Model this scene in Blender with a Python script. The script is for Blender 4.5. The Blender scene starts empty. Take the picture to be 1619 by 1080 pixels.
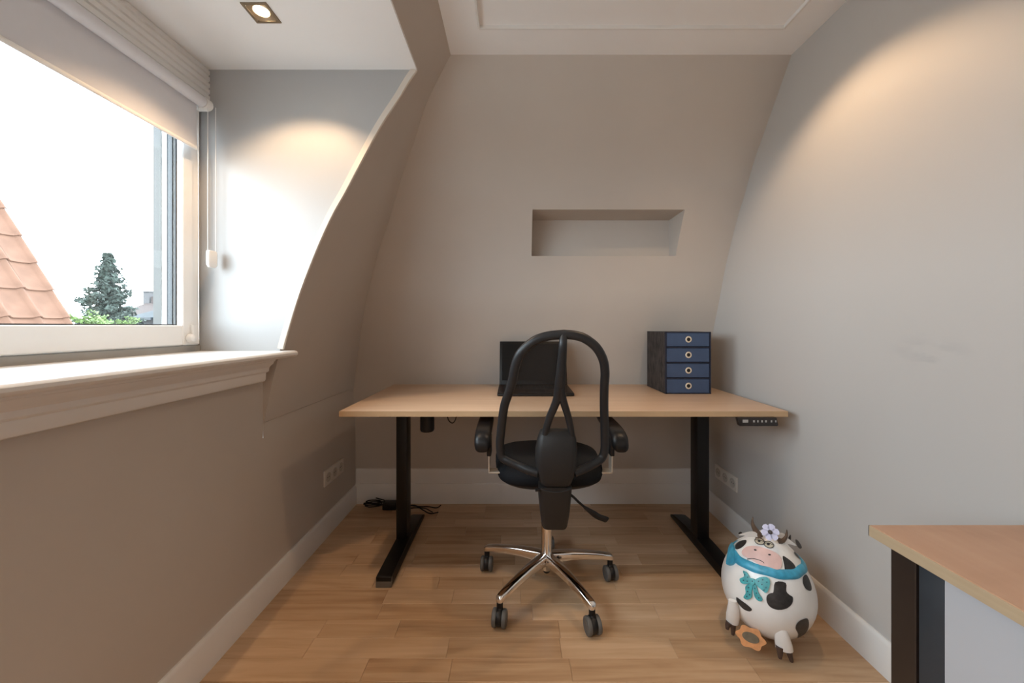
import bpy, bmesh, math, random
from mathutils import Vector, Matrix, Euler

# ------------------------------------------------------------------ camera
SC = bpy.context.scene
COL = SC.collection
FPX, VPX, VPY, CAMH = 616.0, 812.0, 515.5, 1.2      # focal length in px of a 1619x1080 frame, vanishing point, eye height
cd = bpy.data.cameras.new('camera')
cd.sensor_width = 36.0
cd.lens = FPX / 1619.0 * 36.0
cd.shift_x = -(VPX - 809.5) / 1619.0
cd.shift_y = (VPY - 540.0) / 1619.0
cd.clip_start = 0.02
cd.clip_end = 400
cam = bpy.data.objects.new('camera', cd)
COL.objects.link(cam)
cam.location = (0, 0, CAMH)
cam.rotation_euler = (math.radians(90), 0, 0)
SC.camera = cam

# ------------------------------------------------------------------ sky, exposure
WORLD_STRENGTH = 6.5
w = bpy.data.worlds.new('overcast_sky')
SC.world = w
w.use_nodes = True
wn = w.node_tree.nodes
wn['Background'].inputs['Color'].default_value = (0.79, 0.90, 1.0, 1)
wn['Background'].inputs['Strength'].default_value = WORLD_STRENGTH
SC.view_settings.view_transform = 'Standard'
SC.view_settings.look = 'None'
SC.view_settings.gamma = 1.0
SC.view_settings.use_curve_mapping = False
SC.view_settings.exposure = 1.08
SC.cycles.max_bounces = 14
SC.cycles.diffuse_bounces = 8
SC.cycles.transparent_max_bounces = 16
SC.cycles.caustics_reflective = False
SC.cycles.caustics_refractive = False
SC.cycles.sample_clamp_indirect = 6.0
LAMP_WATTS = 13.0          # each recessed downlight
LAMP_COLOR = (1.0, 0.68, 0.41)

# daylight portal over the dormer window (guides sampling of the sky, gives off no light itself)
pl = bpy.data.lights.new('window_portal', 'AREA')
pl.shape = 'RECTANGLE'
pl.size = 1.0
pl.size_y = 3.22
pl.cycles.is_portal = True
po = bpy.data.objects.new('window_portal', pl)
COL.objects.link(po)
po.location = (-1.50, 0.06, 1.64)
po.rotation_euler = (0, math.radians(-90), 0)

# ------------------------------------------------------------------ helpers
R = random.Random(7)

def px(x, y, Y):
    """a point seen at photo pixel (x, y) standing at depth Y"""
    return Vector(((x - VPX) / FPX * Y, Y, CAMH - (y - VPY) / FPX * Y))

def lerp(a, b, t):
    return a + (b - a) * t

def interp(tab, x):
    tab = sorted(tab)
    if x <= tab[0][0]:
        return tab[0][1]
    for (a, b), (c, d) in zip(tab, tab[1:]):
        if x <= c:
            return b + (d - b) * (x - a) / (c - a)
    return tab[-1][1]

def spline(pts, n=6, closed=False):
    """Catmull-Rom through pts"""
    P = [Vector(p) for p in pts]
    out = []
    m = len(P)
    segs = m if closed else m - 1
    for i in range(segs):
        if closed:
            p0, p1, p2, p3 = P[(i - 1) % m], P[i], P[(i + 1) % m], P[(i + 2) % m]
        else:
            p1, p2 = P[i], P[i + 1]
            p0 = P[i - 1] if i else p1 * 2 - p2
            p3 = P[i + 2] if i + 2 < m else p2 * 2 - p1
        for k in range(n):
            t = k / n
            out.append(0.5 * ((2 * p1) + (p2 - p0) * t + (2 * p0 - 5 * p1 + 4 * p2 - p3) * t * t + (3 * p1 - p0 - 3 * p2 + p3) * t ** 3))
    if not closed:
        out.append(P[-1].copy())
    return out

class MB:
    def __init__(self):
        self.v, self.f = [], []

    def add(self, vs, fs):
        b = len(self.v)
        self.v += [Vector(p) for p in vs]
        self.f += [tuple(i + b for i in q) for q in fs]
        return self

    def box(self, x0, x1, y0, y1, z0, z1):
        vs = [(x0, y0, z0), (x1, y0, z0), (x1, y1, z0), (x0, y1, z0), (x0, y0, z1), (x1, y0, z1), (x1, y1, z1), (x0, y1, z1)]
        return self.add(vs, [(0, 3, 2, 1), (4, 5, 6, 7), (0, 1, 5, 4), (1, 2, 6, 5), (2, 3, 7, 6), (3, 0, 4, 7)])

    def quad(self, a, b, c, d):
        return self.add([a, b, c, d], [(0, 1, 2, 3)])

    def loft(self, rings, cap=True, closed=False):
        n = len(rings[0])
        vs = [p for r in rings for p in r]
        fs = []
        m = len(rings)
        for i in range(m if closed else m - 1):
            a, b = i * n, ((i + 1) % m) * n
            for k in range(n):
                k2 = (k + 1) % n
                fs.append((a + k, a + k2, b + k2, b + k))
        if cap and not closed:
            fs.append(tuple(reversed(range(n))))
            fs.append(tuple((m - 1) * n + k for k in range(n)))
        return self.add(vs, fs)

    def sheet(self, rows):
        n = len(rows[0])
        vs = [p for r in rows for p in r]
        fs = []
        for i in range(len(rows) - 1):
            for k in range(n - 1):
                a = i * n + k
                fs.append((a, a + 1, a + n + 1, a + n))
        return self.add(vs, fs)

    def lathe(self, prof, center, axis=(0, 0, 1), n=24, cap=True):
        ax = Vector(axis).normalized()
        q = Vector((0, 0, 1)).rotation_difference(ax)
        c = Vector(center)
        rings = []
        for r, h in prof:
            rings.append([c + q @ Vector((r * math.cos(2 * math.pi * k / n), r * math.sin(2 * math.pi * k / n), h)) for k in range(n)])
        return self.loft(rings, cap)

    def sweep(self, path, r, n=10, closed=False, up=None, cap=True):
        """tube along path; r: number, (side, up) radii or a list of either"""
        P = [Vector(p) for p in path]
        m = len(P)
        rings = []
        prev = None
        for i in range(m):
            if closed:
                t = P[(i + 1) % m] - P[i - 1]
            else:
                t = P[min(i + 1, m - 1)] - P[max(i - 1, 0)]
            t.normalize()
            if up is not None:
                s = t.cross(Vector(up))
                if s.length < 1e-4:
                    s = t.cross(Vector((0.3, 0.9, 0.1)))
                s.normalize()
            elif prev is None:
                s = t.cross(Vector((0, 0, 1)))
                if s.length < 0.05:
                    s = t.cross(Vector((0, 1, 0)))
                s.normalize()
            else:
                s = (prev - t * prev.dot(t)).normalized()
            prev = s
            u = s.cross(t)
            rr = r[i] if isinstance(r, list) else r
            a, b = rr if isinstance(rr, tuple) else (rr, rr)
            rings.append([P[i] + s * a * math.cos(2 * math.pi * k / n) + u * b * math.sin(2 * math.pi * k / n) for k in range(n)])
        return self.loft(rings, cap, closed)

    def prism(self, poly, axis, a, b):
        """polygon of 2D points extruded along axis 'x','y','z' from a to b"""
        def mk(p, h):
            return {'x': (h, p[0], p[1]), 'y': (p[0], h, p[1]), 'z': (p[0], p[1], h)}[axis]
        n = len(poly)
        vs = [mk(p, a) for p in poly] + [mk(p, b) for p in poly]
        fs = [tuple(reversed(range(n))), tuple(range(n, 2 * n))]
        for k in range(n):
            fs.append((k, (k + 1) % n, n + (k + 1) % n, n + k))
        return self.add(vs, fs)

def rrect(cx, cy, w_, d_, rad, n=4):
    """rounded rectangle outline in 2D"""
    rad = min(rad, w_ / 2 - 1e-4, d_ / 2 - 1e-4)
    out = []
    for sx, sy, a0 in ((1, 1, 0), (-1, 1, 90), (-1, -1, 180), (1, -1, 270)):
        for k in range(n + 1):
            a = math.radians(a0 + 90 * k / n)
            out.append((cx + sx * (w_ / 2 - rad) + rad * math.cos(a), cy + sy * (d_ / 2 - rad) + rad * math.sin(a)))
    return out

ORG = {}

def finish(o, parent):
    if parent is not None:
        o.parent = parent

def obj(name, mb, mat, parent=None, bevel=0.0, seg=2, smooth=35, fix=True, **props):
    me = bpy.data.meshes.new(name)
    org = ORG.get(parent.name, Vector((0, 0, 0))) if parent is not None else Vector((0, 0, 0))
    me.from_pydata([tuple(p - org) for p in mb.v], [], mb.f)
    bm = bmesh.new()
    bm.from_mesh(me)
    if fix:
        bmesh.ops.recalc_face_normals(bm, faces=bm.faces)
    if bevel:
        es = [e for e in bm.edges if len(e.link_faces) == 2 and e.calc_face_angle(0) > math.radians(40)]
        bmesh.ops.bevel(bm, geom=es, offset=bevel, segments=seg, profile=0.5, affect='EDGES', clamp_overlap=True)
    bm.to_mesh(me)
    bm.free()
    if smooth:
        me.polygons.foreach_set('use_smooth', [True] * len(me.polygons))
        me.set_sharp_from_angle(angle=math.radians(smooth))
    me.materials.append(mat)
    o = bpy.data.objects.new(name, me)
    COL.objects.link(o)
    if parent is not None:
        o.parent = parent
        ORG[o.name] = org
    for k, v in props.items():
        o[k] = v
    return o

def thing(name, label, cat, loc=(0, 0, 0), group=None):
    o = bpy.data.objects.new(name, None)
    o.empty_display_size = 0.05
    COL.objects.link(o)
    o.location = loc
    ORG[o.name] = Vector(loc)
    o['label'] = label
    o['category'] = cat
    if group:
        o['group'] = group
    return o

def struct(name, mb, mat, label=None, **kw):
    o = obj(name, mb, mat, None, **kw)
    o['kind'] = 'structure'
    if label:
        o['label'] = label
    return o

def copy_tree(o, parent=None, delta=None):
    c = o.copy()
    COL.objects.link(c)
    if parent is not None:
        c.parent = parent
    for ch in list(o.children):
        copy_tree(ch, c)
    return c

# ------------------------------------------------------------------ materials
def mat(name, col, rough=0.5, metal=0.0, var=0.0, scale=8.0, bump=0.0, bscale=120.0, spec=0.5, stretch=None, emit=None, coat=0.0):
    m = bpy.data.materials.new(name)
    m.use_nodes = True
    nt = m.node_tree
    b = nt.nodes['Principled BSDF']
    b.inputs['Base Color'].default_value = (*col, 1)
    b.inputs['Roughness'].default_value = rough
    b.inputs['Metallic'].default_value = metal
    b.inputs['Specular IOR Level'].default_value = spec
    b.inputs['Coat Weight'].default_value = coat
    tc = nt.nodes.new('ShaderNodeTexCoord')
    mp = nt.nodes.new('ShaderNodeMapping')
    nt.links.new(tc.outputs['Object'], mp.inputs['Vector'])
    if stretch:
        mp.inputs['Scale'].default_value = stretch
    if var:
        nz = nt.nodes.new('ShaderNodeTexNoise')
        nz.inputs['Scale'].default_value = scale
        nz.inputs['Detail'].default_value = 5
        nt.links.new(mp.outputs['Vector'], nz.inputs['Vector'])
        rp = nt.nodes.new('ShaderNodeValToRGB')
        rp.color_ramp.elements[0].position = 0.3
        rp.color_ramp.elements[1].position = 0.7
        rp.color_ramp.elements[0].color = (*[c * (1 - var) for c in col], 1)
        rp.color_ramp.elements[1].color = (*[min(1, c * (1 + var)) for c in col], 1)
        nt.links.new(nz.outputs['Fac'], rp.inputs['Fac'])
        nt.links.new(rp.outputs['Color'], b.inputs['Base Color'])
    if bump:
        nz2 = nt.nodes.new('ShaderNodeTexNoise')
        nz2.inputs['Scale'].default_value = bscale
        nz2.inputs['Detail'].default_value = 3
        nt.links.new(mp.outputs['Vector'], nz2.inputs['Vector'])
        bp = nt.nodes.new('ShaderNodeBump')
        bp.inputs['Strength'].default_value = bump
        bp.inputs['Distance'].default_value = 0.002
        nt.links.new(nz2.outputs['Fac'], bp.inputs['Height'])
        nt.links.new(bp.outputs['Normal'], b.inputs['Normal'])
    if emit:
        b.inputs['Emission Color'].default_value = (*emit[0], 1)
        b.inputs['Emission Strength'].default_value = emit[1]
    return m

def wood(name, tones, rough=0.4, per_piece=True, gscale=(2.2, 42.0, 42.0), spec=0.4, coat=0.0):
    """wood grain running along local X; tones dark..light"""
    m = bpy.data.materials.new(name)
    m.use_nodes = True
    nt = m.node_tree
    N, L = nt.nodes.new, nt.links.new
    b = nt.nodes['Principled BSDF']
    b.inputs['Roughness'].default_value = rough
    b.inputs['Specular IOR Level'].default_value = spec
    b.inputs['Coat Weight'].default_value = coat
    tc = N('ShaderNodeTexCoord')
    oi = N('ShaderNodeObjectInfo')
    mul = N('ShaderNodeMath'); mul.operation = 'MULTIPLY'; mul.inputs[1].default_value = 57.0
    L(oi.outputs['Random'], mul.inputs[0])
    cb = N('ShaderNodeCombineXYZ')
    for k in ('X', 'Y', 'Z'):
        L(mul.outputs[0], cb.inputs[k])
    ad = N('ShaderNodeVectorMath'); ad.operation = 'ADD'
    L(tc.outputs['Object'], ad.inputs[0])
    if per_piece:
        L(cb.outputs[0], ad.inputs[1])
    mp = N('ShaderNodeMapping'); mp.inputs['Scale'].default_value = gscale
    L(ad.outputs[0], mp.inputs['Vector'])
    n1 = N('ShaderNodeTexNoise'); n1.inputs['Scale'].default_value = 1.0; n1.inputs['Detail'].default_value = 6; n1.inputs['Distortion'].default_value = 0.6
    L(mp.outputs[0], n1.inputs['Vector'])
    mp2 = N('ShaderNodeMapping'); mp2.inputs['Scale'].default_value = (1.6, 9.0, 9.0)
    L(ad.outputs[0], mp2.inputs['Vector'])
    n2 = N('ShaderNodeTexNoise'); n2.inputs['Scale'].default_value = 1.0; n2.inputs['Detail'].default_value = 3; n2.inputs['Distortion'].default_value = 1.2
    L(mp2.outputs[0], n2.inputs['Vector'])
    a1 = N('ShaderNodeMath'); a1.operation = 'MULTIPLY_ADD'; a1.inputs[1].default_value = 0.55
    L(n1.outputs['Fac'], a1.inputs[0])
    a2 = N('ShaderNodeMath'); a2.operation = 'MULTIPLY'; a2.inputs[1].default_value = 0.45
    L(n2.outputs['Fac'], a2.inputs[0])
    L(a2.outputs[0], a1.inputs[2])
    sh = N('ShaderNodeMath'); sh.operation = 'MULTIPLY_ADD'
    sh.inputs[1].default_value = 0.30 if per_piece else 0.0
    L(oi.outputs['Random'], sh.inputs[0])
    sb = N('ShaderNodeMath'); sb.operation = 'SUBTRACT'; sb.inputs[1].default_value = 0.15 if per_piece else 0.0
    L(a1.outputs[0], sb.inputs[0])
    L(sb.outputs[0], sh.inputs[2])
    rp = N('ShaderNodeValToRGB')
    e = rp.color_ramp.elements
    e[0].position, e[0].color = 0.22, (*tones[0], 1)
    e[1].position, e[1].color = 0.80, (*tones[-1], 1)
    for i, t in enumerate(tones[1:-1]):
        q = e.new(0.22 + 0.58 * (i + 1) / (len(tones) - 1))
        q.color = (*t, 1)
    L(sh.outputs[0], rp.inputs['Fac'])
    L(rp.outputs['Color'], b.inputs['Base Color'])
    bp = N('ShaderNodeBump'); bp.inputs['Strength'].default_value = 0.06; bp.inputs['Distance'].default_value = 0.001
    L(n1.outputs['Fac'], bp.inputs['Height'])
    L(bp.outputs['Normal'], b.inputs['Normal'])
    return m

def see_through(name, col, alpha, rough=0.6, fresnel=False):
    """thin pane or woven mesh: part of the light goes straight through"""
    m = bpy.data.materials.new(name)
    m.use_nodes = True
    nt = m.node_tree
    for n in list(nt.nodes):
        if n.type != 'OUTPUT_MATERIAL':
            nt.nodes.remove(n)
    out = [n for n in nt.nodes if n.type == 'OUTPUT_MATERIAL'][0]
    tr = nt.nodes.new('ShaderNodeBsdfTransparent')
    mx = nt.nodes.new('ShaderNodeMixShader')
    if fresnel:
        g = nt.nodes.new('ShaderNodeBsdfGlossy')
        g.inputs['Roughness'].default_value = 0.02
        lw = nt.nodes.new('ShaderNodeLayerWeight')      # Schlick reflection, the same from both sides of the pane
        pw = nt.nodes.new('ShaderNodeMath'); pw.operation = 'POWER'; pw.inputs[1].default_value = 5.0
        nt.links.new(lw.outputs['Facing'], pw.inputs[0])
        ma = nt.nodes.new('ShaderNodeMath'); ma.operation = 'MULTIPLY_ADD'; ma.inputs[1].default_value = 0.92; ma.inputs[2].default_value = 0.04
        nt.links.new(pw.outputs[0], ma.inputs[0])
        nt.links.new(ma.outputs[0], mx.inputs[0])
        tr.inputs['Color'].default_value = (0.97, 0.985, 0.98, 1)
    else:
        g = nt.nodes.new('ShaderNodeBsdfPrincipled')
        g.inputs['Base Color'].default_value = (*col, 1)
        g.inputs['Roughness'].default_value = rough
        mx.inputs[0].default_value = alpha
    nt.links.new(tr.outputs[0], mx.inputs[1])
    nt.links.new(g.outputs[0], mx.inputs[2])
    nt.links.new(mx.outputs[0], out.inputs['Surface'])
    return m

M = {}
M['taupe'] = mat('taupe_wall_paint', (0.505, 0.46, 0.415), 0.55, var=0.025, scale=3, bump=0.05, bscale=180)
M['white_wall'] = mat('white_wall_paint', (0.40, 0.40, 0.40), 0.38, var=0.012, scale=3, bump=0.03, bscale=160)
M['ceiling'] = mat('white_ceiling_paint', (0.84, 0.835, 0.83), 0.6, var=0.012, scale=3, bump=0.03, bscale=160)
M['trim'] = mat('white_lacquer', (0.74, 0.73, 0.715), 0.32, var=0.015, scale=6)
M['rear_wall'] = mat('fill_white_wall_paint', (0.82, 0.815, 0.80), 0.5, var=0.012, scale=3, bump=0.03, bscale=160)  # unseen rear wall, made brighter than the other walls to bounce fill forward
M['edge'] = mat('cream_edge_bead', (0.62, 0.56, 0.49), 0.4, var=0.02)
M['frame'] = mat('white_window_frame', (0.80, 0.80, 0.79), 0.3, var=0.01)
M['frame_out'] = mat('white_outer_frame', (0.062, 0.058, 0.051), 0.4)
M['spacer'] = mat('blue_grey_spacer', (0.014, 0.019, 0.025), 0.35)
M['seal'] = mat('dark_rubber_seal', (0.03, 0.03, 0.032), 0.6, var=0.05)
M['grey_strip'] = mat('grey_sill_strip', (0.30, 0.29, 0.27), 0.5, var=0.05)
M['blind'] = mat('white_blind_cloth', (0.64, 0.64, 0.67), 0.8, var=0.01, scale=40, bump=0.05, bscale=900)
M['plastic_w'] = mat('white_plastic', (0.78, 0.77, 0.75), 0.35, var=0.01)
M['socket'] = mat('cream_socket_plastic', (0.68, 0.64, 0.58), 0.3, var=0.01)
M['socket_hole'] = mat('socket_shadow_plastic', (0.50, 0.465, 0.415), 0.4, var=0.03)
M['oak'] = wood('oak_parquet', [(0.36, 0.215, 0.115), (0.50, 0.325, 0.19), (0.59, 0.405, 0.255), (0.68, 0.495, 0.335)], 0.30, True, spec=0.5)
M['subfloor'] = mat('dark_floor_joint', (0.16, 0.085, 0.04), 0.8, var=0.1)
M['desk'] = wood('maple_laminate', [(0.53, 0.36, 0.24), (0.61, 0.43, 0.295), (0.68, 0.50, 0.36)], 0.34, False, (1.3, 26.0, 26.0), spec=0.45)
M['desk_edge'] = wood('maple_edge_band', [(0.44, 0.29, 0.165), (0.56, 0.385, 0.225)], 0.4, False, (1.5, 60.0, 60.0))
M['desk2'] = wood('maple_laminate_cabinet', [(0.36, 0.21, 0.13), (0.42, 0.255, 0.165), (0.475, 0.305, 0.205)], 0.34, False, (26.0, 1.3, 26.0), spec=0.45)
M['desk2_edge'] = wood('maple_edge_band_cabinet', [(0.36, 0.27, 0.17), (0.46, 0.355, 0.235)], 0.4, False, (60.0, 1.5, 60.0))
M['black_metal'] = mat('black_powder_coat', (0.006, 0.005, 0.005), 0.42, spec=0.3, var=0.1, scale=20, bump=0.04, bscale=500)
M['foot_cap'] = mat('grey_steel_cap', (0.12, 0.105, 0.09), 0.35, var=0.05)
M['black_plastic'] = mat('black_plastic', (0.007, 0.007, 0.008), 0.38, spec=0.35, var=0.08, scale=12)
M['char_plastic'] = mat('charcoal_plastic', (0.014, 0.0145, 0.016), 0.42, spec=0.4, var=0.08, scale=12, bump=0.05, bscale=700)
M['cover'] = mat('charcoal_chair_cover', (0.0165, 0.015, 0.0145), 0.5, spec=0.35, var=0.05, scale=12, bump=0.06, bscale=700)
M['fabric'] = mat('black_seat_fabric', (0.007, 0.008, 0.010), 0.9, spec=0.2, var=0.15, scale=200, bump=0.2, bscale=900)
M['mesh'] = see_through('black_backrest_mesh', (0.03, 0.027, 0.025), 0.31)
M['chrome'] = mat('polished_chrome', (0.82, 0.80, 0.78), 0.09, 1.0, var=0.01)
M['bracket'] = mat('cream_steel_bracket', (0.62, 0.56, 0.48), 0.3, 0.6, var=0.02)
M['tyre'] = mat('grey_caster_tyre', (0.10, 0.10, 0.098), 0.5, var=0.05)
M['box'] = mat('mottled_black_card', (0.034, 0.026, 0.023), 0.75, var=0.8, scale=38, stretch=(1, 1, 0.55))
M['navy_dark'] = mat('dark_navy_edge', (0.010, 0.013, 0.030), 0.6, var=0.1)
M['navy'] = mat('navy_paper_drawer', (0.040, 0.070, 0.140), 0.55, var=0.06, scale=30, bump=0.05, bscale=500)
M['ring'] = mat('cream_metal_eyelet', (0.68, 0.60, 0.48), 0.35, 0.3, var=0.02)
M['hole'] = mat('finger_hole_black', (0.008, 0.006, 0.005), 0.8, var=0.05)
M['lap'] = mat('laptop_black', (0.006, 0.0055, 0.0055), 0.45, spec=0.25, var=0.1)
M['lap_deck'] = mat('laptop_brown_deck', (0.016, 0.008, 0.006), 0.4, 0.2, var=0.15, scale=30)
M['screen'] = mat('laptop_dark_screen', (0.004, 0.0045, 0.005), 0.3, spec=0.25, var=0.1)
M['key'] = mat('laptop_keys', (0.006, 0.005, 0.005), 0.55, var=0.1)
M['cable'] = mat('black_cable', (0.006, 0.006, 0.006), 0.5, spec=0.3, var=0.1)
M['keypad'] = mat('keypad_black', (0.022, 0.016, 0.014), 0.35, var=0.05)
M['keypad_mark'] = mat('keypad_pale_print', (0.40, 0.38, 0.36), 0.5, var=0.02)
M['cab_black'] = mat('black_cabinet_panel', (0.022, 0.015, 0.012), 0.38, var=0.12, scale=10)
M['cab_slate'] = mat('slate_grip_profile', (0.036, 0.042, 0.050), 0.38, 0.2, var=0.12, scale=14)
M['cab_white'] = mat('white_cabinet_door', (0.40, 0.41, 0.435), 0.4, var=0.01)
M['lamp_frame'] = mat('bronze_lamp_frame', (0.22, 0.165, 0.105), 0.35, 0.6, var=0.08, scale=60)
M['lamp_inner'] = mat('bronze_lamp_baffle', (0.30, 0.22, 0.14), 0.45, 0.5, var=0.08, scale=60)
M['bulb'] = mat('lit_lamp_lens', (0.9, 0.85, 0.75), 0.3, var=0.01, emit=((1.0, 0.80, 0.55), 14.0))
M['cow_white'] = mat('white_glazed_tin', (0.82, 0.815, 0.80), 0.28, var=0.03, scale=14, bump=0.03, bscale=60, coat=0.2)
M['cow_black'] = mat('charcoal_paint_patch', (0.030, 0.028, 0.028), 0.45, var=0.35, scale=90)
M['cow_pink'] = mat('pink_painted_muzzle', (0.72, 0.50, 0.47), 0.38, var=0.09, scale=26)
M['cow_line'] = mat('dark_painted_line', (0.035, 0.03, 0.03), 0.5, var=0.1)
M['cow_eye'] = mat('cream_painted_eye', (0.62, 0.55, 0.42), 0.4, var=0.05)
M['scarf'] = mat('bright_blue_paint', (0.055, 0.34, 0.52), 0.35, var=0.22, scale=45)
M['bow'] = mat('turquoise_paint', (0.06, 0.36, 0.40), 0.38, var=0.25, scale=60)
M['bow_dot'] = mat('dark_teal_dots', (0.02, 0.10, 0.13), 0.4, var=0.1)
M['horn'] = mat('brown_horn', (0.105, 0.07, 0.048), 0.5, var=0.25, scale=60)
M['hoof'] = mat('dark_brown_hoof', (0.075, 0.045, 0.035), 0.5, var=0.25, scale=60)
M['petal'] = mat('lilac_petal', (0.55, 0.56, 0.74), 0.5, var=0.08, scale=60)
M['orange'] = mat('orange_tin_flower', (0.62, 0.27, 0.10), 0.4, var=0.15, scale=60)
M['olive'] = mat('olive_brown_disc', (0.13, 0.10, 0.06), 0.4, var=0.2, scale=60)
# outdoors
M['tile'] = mat('terracotta_roof_tile', (0.112, 0.060, 0.040), 0.8, spec=0.15, var=0.16, scale=7, bump=0.1, bscale=60)
M['brick'] = mat('pale_brick', (0.055, 0.043, 0.038), 0.85, var=0.15, scale=12)
M['ground'] = mat('bounce_pale_ground', (0.34, 0.335, 0.32), 0.9, var=0.15, scale=0.6)  # out of sight; made pale to bounce daylight up to the ceilings
M['conifer'] = mat('blue_green_needles', (0.021, 0.033, 0.025), 0.8, var=0.35, scale=1.4)
M['bark'] = mat('conifer_bark', (0.10, 0.085, 0.07), 0.9, var=0.2)
M['leaf'] = mat('light_green_leaves', (0.065, 0.105, 0.022), 0.7, var=0.4, scale=2.0)
M['far_roof'] = mat('faded_red_roof', (0.054, 0.042, 0.039), 0.8, spec=0.1, var=0.1)
M['slate'] = mat('slate_blue_glazing', (0.024, 0.029, 0.033), 0.7, spec=0.1, var=0.25, scale=1.5)
M['far_wall'] = mat('pale_far_render', (0.075, 0.072, 0.073), 0.8, spec=0.1, var=0.1)

M['glass'] = see_through('clear_window_glass', (1, 1, 1), 0, fresnel=True)

def right_wall_mat():
    m = mat('light_warm_wall_paint', (0.51, 0.49, 0.47), 0.5, bump=0.05, bscale=180)
    nt = m.node_tree
    N, L = nt.nodes.new, nt.links.new
    b = nt.nodes['Principled BSDF']
    tc = N('ShaderNodeTexCoord')
    # scuff marks at shoulder height
    ds = N('ShaderNodeMapping')
    ds.inputs['Location'].default_value = (0, -1.20 * 7.5, -1.11 * 13)
    ds.inputs['Scale'].default_value = (0, 7.5, 13)
    L(tc.outputs['Object'], ds.inputs['Vector'])
    ln = N('ShaderNodeVectorMath'); ln.operation = 'LENGTH'
    L(ds.outputs[0], ln.inputs[0])
    fo = N('ShaderNodeMapRange'); fo.inputs['From Min'].default_value = 0.1; fo.inputs['From Max'].default_value = 1.0
    fo.inputs['To Min'].default_value = 1.0; fo.inputs['To Max'].default_value = 0.0
    L(ln.outputs['Value'], fo.inputs['Value'])
    mp = N('ShaderNodeMapping'); mp.inputs['Scale'].default_value = (1, 9, 26)
    L(tc.outputs['Object'], mp.inputs['Vector'])
    nz = N('ShaderNodeTexNoise'); nz.inputs['Scale'].default_value = 1.0; nz.inputs['Detail'].default_value = 4
    L(mp.outputs[0], nz.inputs['Vector'])
    th = N('ShaderNodeMapRange'); th.inputs['From Min'].default_value = 0.48; th.inputs['From Max'].default_value = 0.68
    L(nz.outputs['Fac'], th.inputs['Value'])
    mu = N('ShaderNodeMath'); mu.operation = 'MULTIPLY'
    L(fo.outputs[0], mu.inputs[0]); L(th.outputs[0], mu.inputs[1])
    mu2 = N('ShaderNodeMath'); mu2.operation = 'MULTIPLY'; mu2.inputs[1].default_value = 0.38
    L(mu.outputs[0], mu2.inputs[0])
    mx = N('ShaderNodeMixRGB')
    mx.inputs['Color1'].default_value = (0.51, 0.49, 0.47, 1)
    mx.inputs['Color2'].default_value = (0.30, 0.30, 0.31, 1)
    L(mu2.outputs[0], mx.inputs['Fac'])
    L(mx.outputs[0], b.inputs['Base Color'])
    return m
M['right_wall'] = right_wall_mat()

# ------------------------------------------------------------------ room dimensions
XL, XR = -1.072, 1.281            # left knee wall, right wall
YB, YF = 2.645, -1.75             # back wall foot, wall behind the camera
ZC = 2.45                         # ceiling
YD0, YD1 = -1.55, 1.667           # dormer cheeks; unseen near end lengthened to let in more daylight
ZD = 2.297                        # dormer ceiling
XW = -1.305                       # inner face of the window wall
BACK = [(0.0, 2.645), (0.45, 2.64), (0.7, 2.615), (0.95, 2.57), (1.176, 2.497), (1.348, 2.431), (1.52, 2.370), (1.673, 2.303),
        (1.837, 2.217), (1.922, 2.164), (2.084, 2.071), (2.2015, 1.983), (2.321, 1.891), (2.457, 1.790), (2.56, 1.71)]
LEFT = [(0.0, XL), (0.70, XL), (0.80, -1.0645), (0.942, -1.036), (1.06, -1.008), (1.154, -0.983), (1.34, -0.926), (1.53, -0.853), (1.675, -0.787),
        (1.779, -0.729), (1.903, -0.664), (2.054, -0.582), (2.177, -0.502), (2.297, -0.425), (2.45, -0.29), (2.56, -0.19)]

def dense(tab, extra=(), n=6):
    zs = [p[0] for p in tab]
    pts = spline([(z, v, 0) for z, v in tab], n)
    t2 = [(p.x, p.y) for p in pts]
    for z in extra:
        t2.append((z, interp(t2, z)))
    t2 = sorted(set((round(a, 5), round(b, 6)) for a, b in t2))
    return t2
NZ0, NZ1, NX0, NX1, NY = 1.618, 1.859, 0.107, 0.969, 2.43
BP = dense(BACK, (NZ0, NZ1))
LP = dense(LEFT, (0.72, 1.07, ZD))

# ------------------------------------------------------------------ structure
# floor
FX0, FX1 = -1.066, 1.275
floor = struct('floor', MB().box(XL - 0.1, XR + 0.1, YF - 0.1, YB + 0.1, -0.06, -0.012), M['subfloor'], 'oak strip parquet floor of staggered planks')
PW = 0.092
lens_ = [0.30, 0.42, 0.52, 0.64]
plank_me = {}
def plank_mesh(L):
    if L not in plank_me:
        t = obj('plank', MB().box(-L / 2, L / 2, -PW / 2 + 0.0004, PW / 2 - 0.0004, -0.012, 0.0), M['oak'], None, bevel=0.0009, seg=1, smooth=0)
        plank_me[L] = t.data
        bpy.data.objects.remove(t)
    return plank_me[L]
row = 0
y = 1.775 + 9 * PW + PW / 2
while y > YF - PW:
    x = FX0 - R.uniform(0.0, 0.24)
    while x < FX1:
        L = R.choice(lens_)
        a, b = max(x, FX0), min(x + L, FX1)
        if FX1 - b < 0.06:
            b = FX1
        if b - a > 0.02:
            o = bpy.data.objects.new('plank', plank_mesh(L))
            COL.objects.link(o)
            o.parent = floor
            o.location = ((a + b) / 2, y, 0)
            o.scale = ((b - a - 0.0006) / L, 1, 1)
        x = b if b == FX1 else x + L
    y -= PW
    row += 1

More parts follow.
